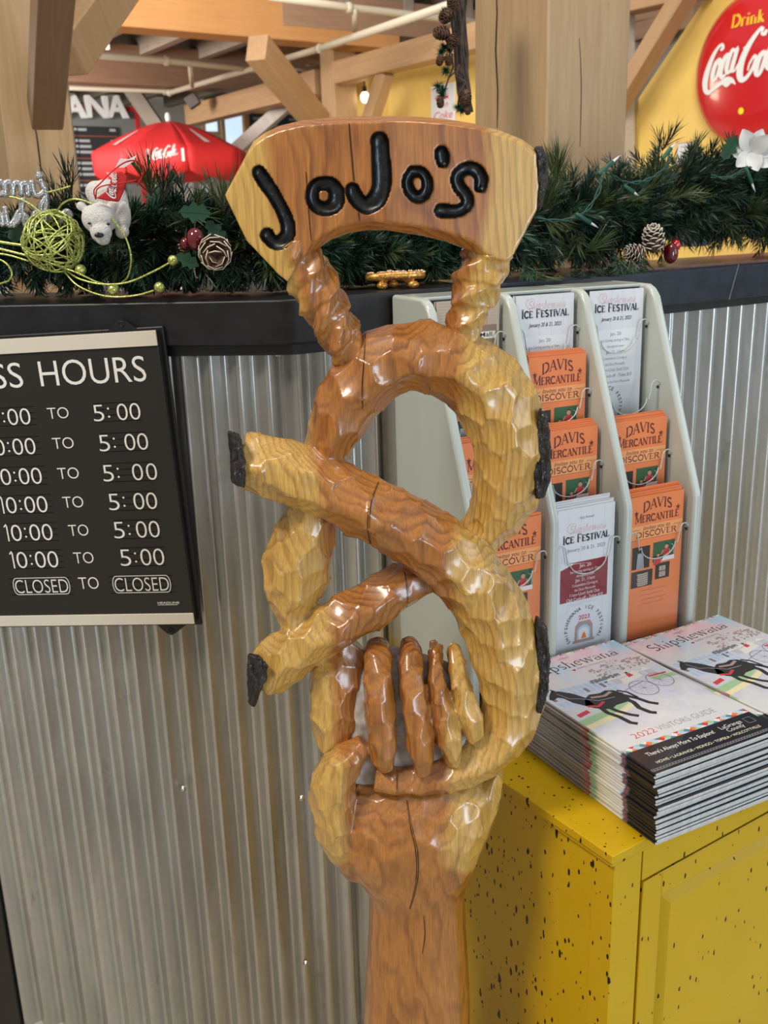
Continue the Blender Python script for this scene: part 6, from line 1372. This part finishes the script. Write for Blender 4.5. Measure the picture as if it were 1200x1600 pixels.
pp = [bx_(x, y, .004) for x, y in ((180, 262), (188, 248), (200, 249), (213, 243), (209, 252), (194, 262))]; m = MB(); m.add(pp + [p - Vector((0, 0, .0006)) for p in pp], [tuple(range(6)), tuple(range(11, 5, -1))]); m.build('white_tag', MT['white'], pouch)
# golden salted pretzel lying on the ledge
gp = gpoint(617, 444, .05); gp.z = LZ; go = empty('golden_pretzel', gp, 'golden glazed pretzel lying on the black ledge behind the carved arch', 'pretzel', mat=frame(gp, UD.lerp(Vector((1, 0, 0)), .7).normalized(), ZD.cross(UD.lerp(Vector((1, 0, 0)), .7).normalized()), ZD)); bpy.context.view_layer.update()
m = MB(); lp_ = [(-.030, .010, .017), (-.040, -.002, .018), (-.030, -.014, .019), (-.010, -.016, .020), (.010, -.016, .020), (.032, -.014, .020), (.042, -.002, .019), (.034, .012, .018), (.012, .014, .018), (-.008, .006, .020), (-.022, -.010, .008), (-.024, -.016, .006)]
m.tube([Vector(v[:3]) for v in catmull([(a, b, c) for a, b, c in lp_], .003)], .0062, 10)
lp2 = [(-.030, .010, .017), (-.012, .014, .018), (.008, .006, .018), (.022, -.010, .009), (.026, -.016, .006)]; m.tube([Vector(v[:3]) for v in catmull(lp2, .003)], .0062, 10)
for (x, y) in ((-.022, -.014), (.026, -.014), (0, .014)): m.ell((x, y, .006), (.009, .007, .0062), n=12, m=8)
me = remesh(m, .0011); co, e = mesh_np(me); co = smooth_np(co, e, 3); co[:, 2] -= co[:, 2].min(); set_co(me, co); me.polygons.foreach_set('use_smooth', [True] * len(me.polygons)); add_mesh('twisted_dough', me, MT['gold'], go)
rs = random.Random(3); m = MB(); top_ = [c for c in co if c[2] > .022]
for i in range(110): c = top_[rs.randrange(len(top_))]; m.ell((c[0], c[1], c[2] + .0006), (.0010 + .0008 * rs.random(),) * 3, n=5, m=4)
tag(m.build('salt_grains', MT['salt'], go, fix=False), kind='stuff')
# wreath of vines with cones on the right post
vp = P(722, 40, 2.17); wr = empty('vine_wreath', vp, 'brown grapevine wreath with pine cones hanging on the oak post', 'wreath'); bpy.context.view_layer.update(); rv = random.Random(9); wi = wr.matrix_world.inverted()
for i in range(60):
    o1 = rv.uniform(-15, 13); o2 = rv.uniform(-15, 13); dy = rv.uniform(-.035, .03); pts = []
    for t in range(9): f = t / 8; py = -70 + 245 * f; px = 722 + 14 * (1 - f) ** 2 * 0 + (o1 * (1 - f) + o2 * f) * (1 - .5 * f) - 8 * math.sin(f * 3.0) + 9 * f; pts.append(tuple(wi @ P(px + 2.2 * math.sin(t * 1.7 + i), py, 2.13 + dy * (1 - .5 * f))))
    m = MB(); m.tube([Vector(v[:3]) for v in catmull(pts, .02)], .0022 + .0012 * rv.random(), 5); m.build('vine', MT['vine'], wr, smooth=True)
for (px, py, s, ax) in ((700, 22, .030, (-.6, -.5, .7)), (693, 52, .030, (-.8, .1, .6)), (706, 62, .028, (.1, -.6, .8)), (688, 92, .018, (-.3, -1, .5)), (700, 92, .018, (.2, -1, .5)), (688, 158, .018, (0, -1, .5)), (728, 150, .026, (0, -1, .4)), (730, 170, .016, (.2, -1, .4)), (708, 8, .026, (-.2, .8, .7))):
    p = P(px, py, 2.08); T = facing(p, (1, 0), (0, 1)); a = Vector(ax).normalized(); R3 = a.to_track_quat('Z', 'Y').to_matrix().to_4x4(); sc = MB(); sc.ell((0, 0, 0), (s * .34, s * .34, s * .5), T=wi @ T @ R3, n=10, m=6); ga = 2.39996
    for i in range(40):
        t = i / 39; z = s * (-.42 + .95 * t); rr_ = s * .55 * math.sqrt(max(.02, 1 - ((t - .38) / .66) ** 2)); th = i * ga; out = Vector((math.cos(th), math.sin(th), .5 + .9 * t)).normalized(); side = Vector((-math.sin(th), math.cos(th), 0)); w = s * .15; b = Vector((0, 0, z)) + out * rr_ * .35; c = Vector((0, 0, z)) + out * rr_; upv = out.cross(side).normalized() * s * .02
        vs = [b - side * w * .5, b + side * w * .5, c + side * w, c - side * w]; sc.add([wi @ T @ R3 @ (v + upv) for v in vs] + [wi @ T @ R3 @ (v - upv) for v in vs], [(0,1,2,3),(7,6,5,4),(0,4,5,1),(1,5,6,2),(2,6,7,3),(3,7,4,0)])
    sc.build('small_cone', MT['cone'], wr)
for (px, py) in ((694, 74), (690, 82), (702, 78), (697, 110), (691, 140), (684, 135), (690, 148), (722, 172), (716, 168), (694, 20)):
    m = MB(); p = P(px, py, 2.09)
    for i in range(130): d = Vector((rv.gauss(0, 1), rv.gauss(0, 1), rv.gauss(0, 1))).normalized() * rv.uniform(.008, .019); s = d.orthogonal().normalized() * .0009; m.add([wi @ (p - s), wi @ (p + s), wi @ (p + d)], [(0, 1, 2)])
    tag(m.build('green_sprig', MT['leaf'], wr, fix=False), kind='stuff')
for pts in ([(706, 84), (708, 105), (700, 125), (692, 148)], [(718, 100), (712, 118), (720, 128)], [(716, 120), (728, 128), (718, 145), (715, 168)], [(702, 120), (712, 112), (722, 122)]): m = MB(); m.tube([wi @ P(x, y, 2.09) for x, y in pts], .0018, 5); m.build('dangling_twig', MT['vine'], wr, smooth=True)
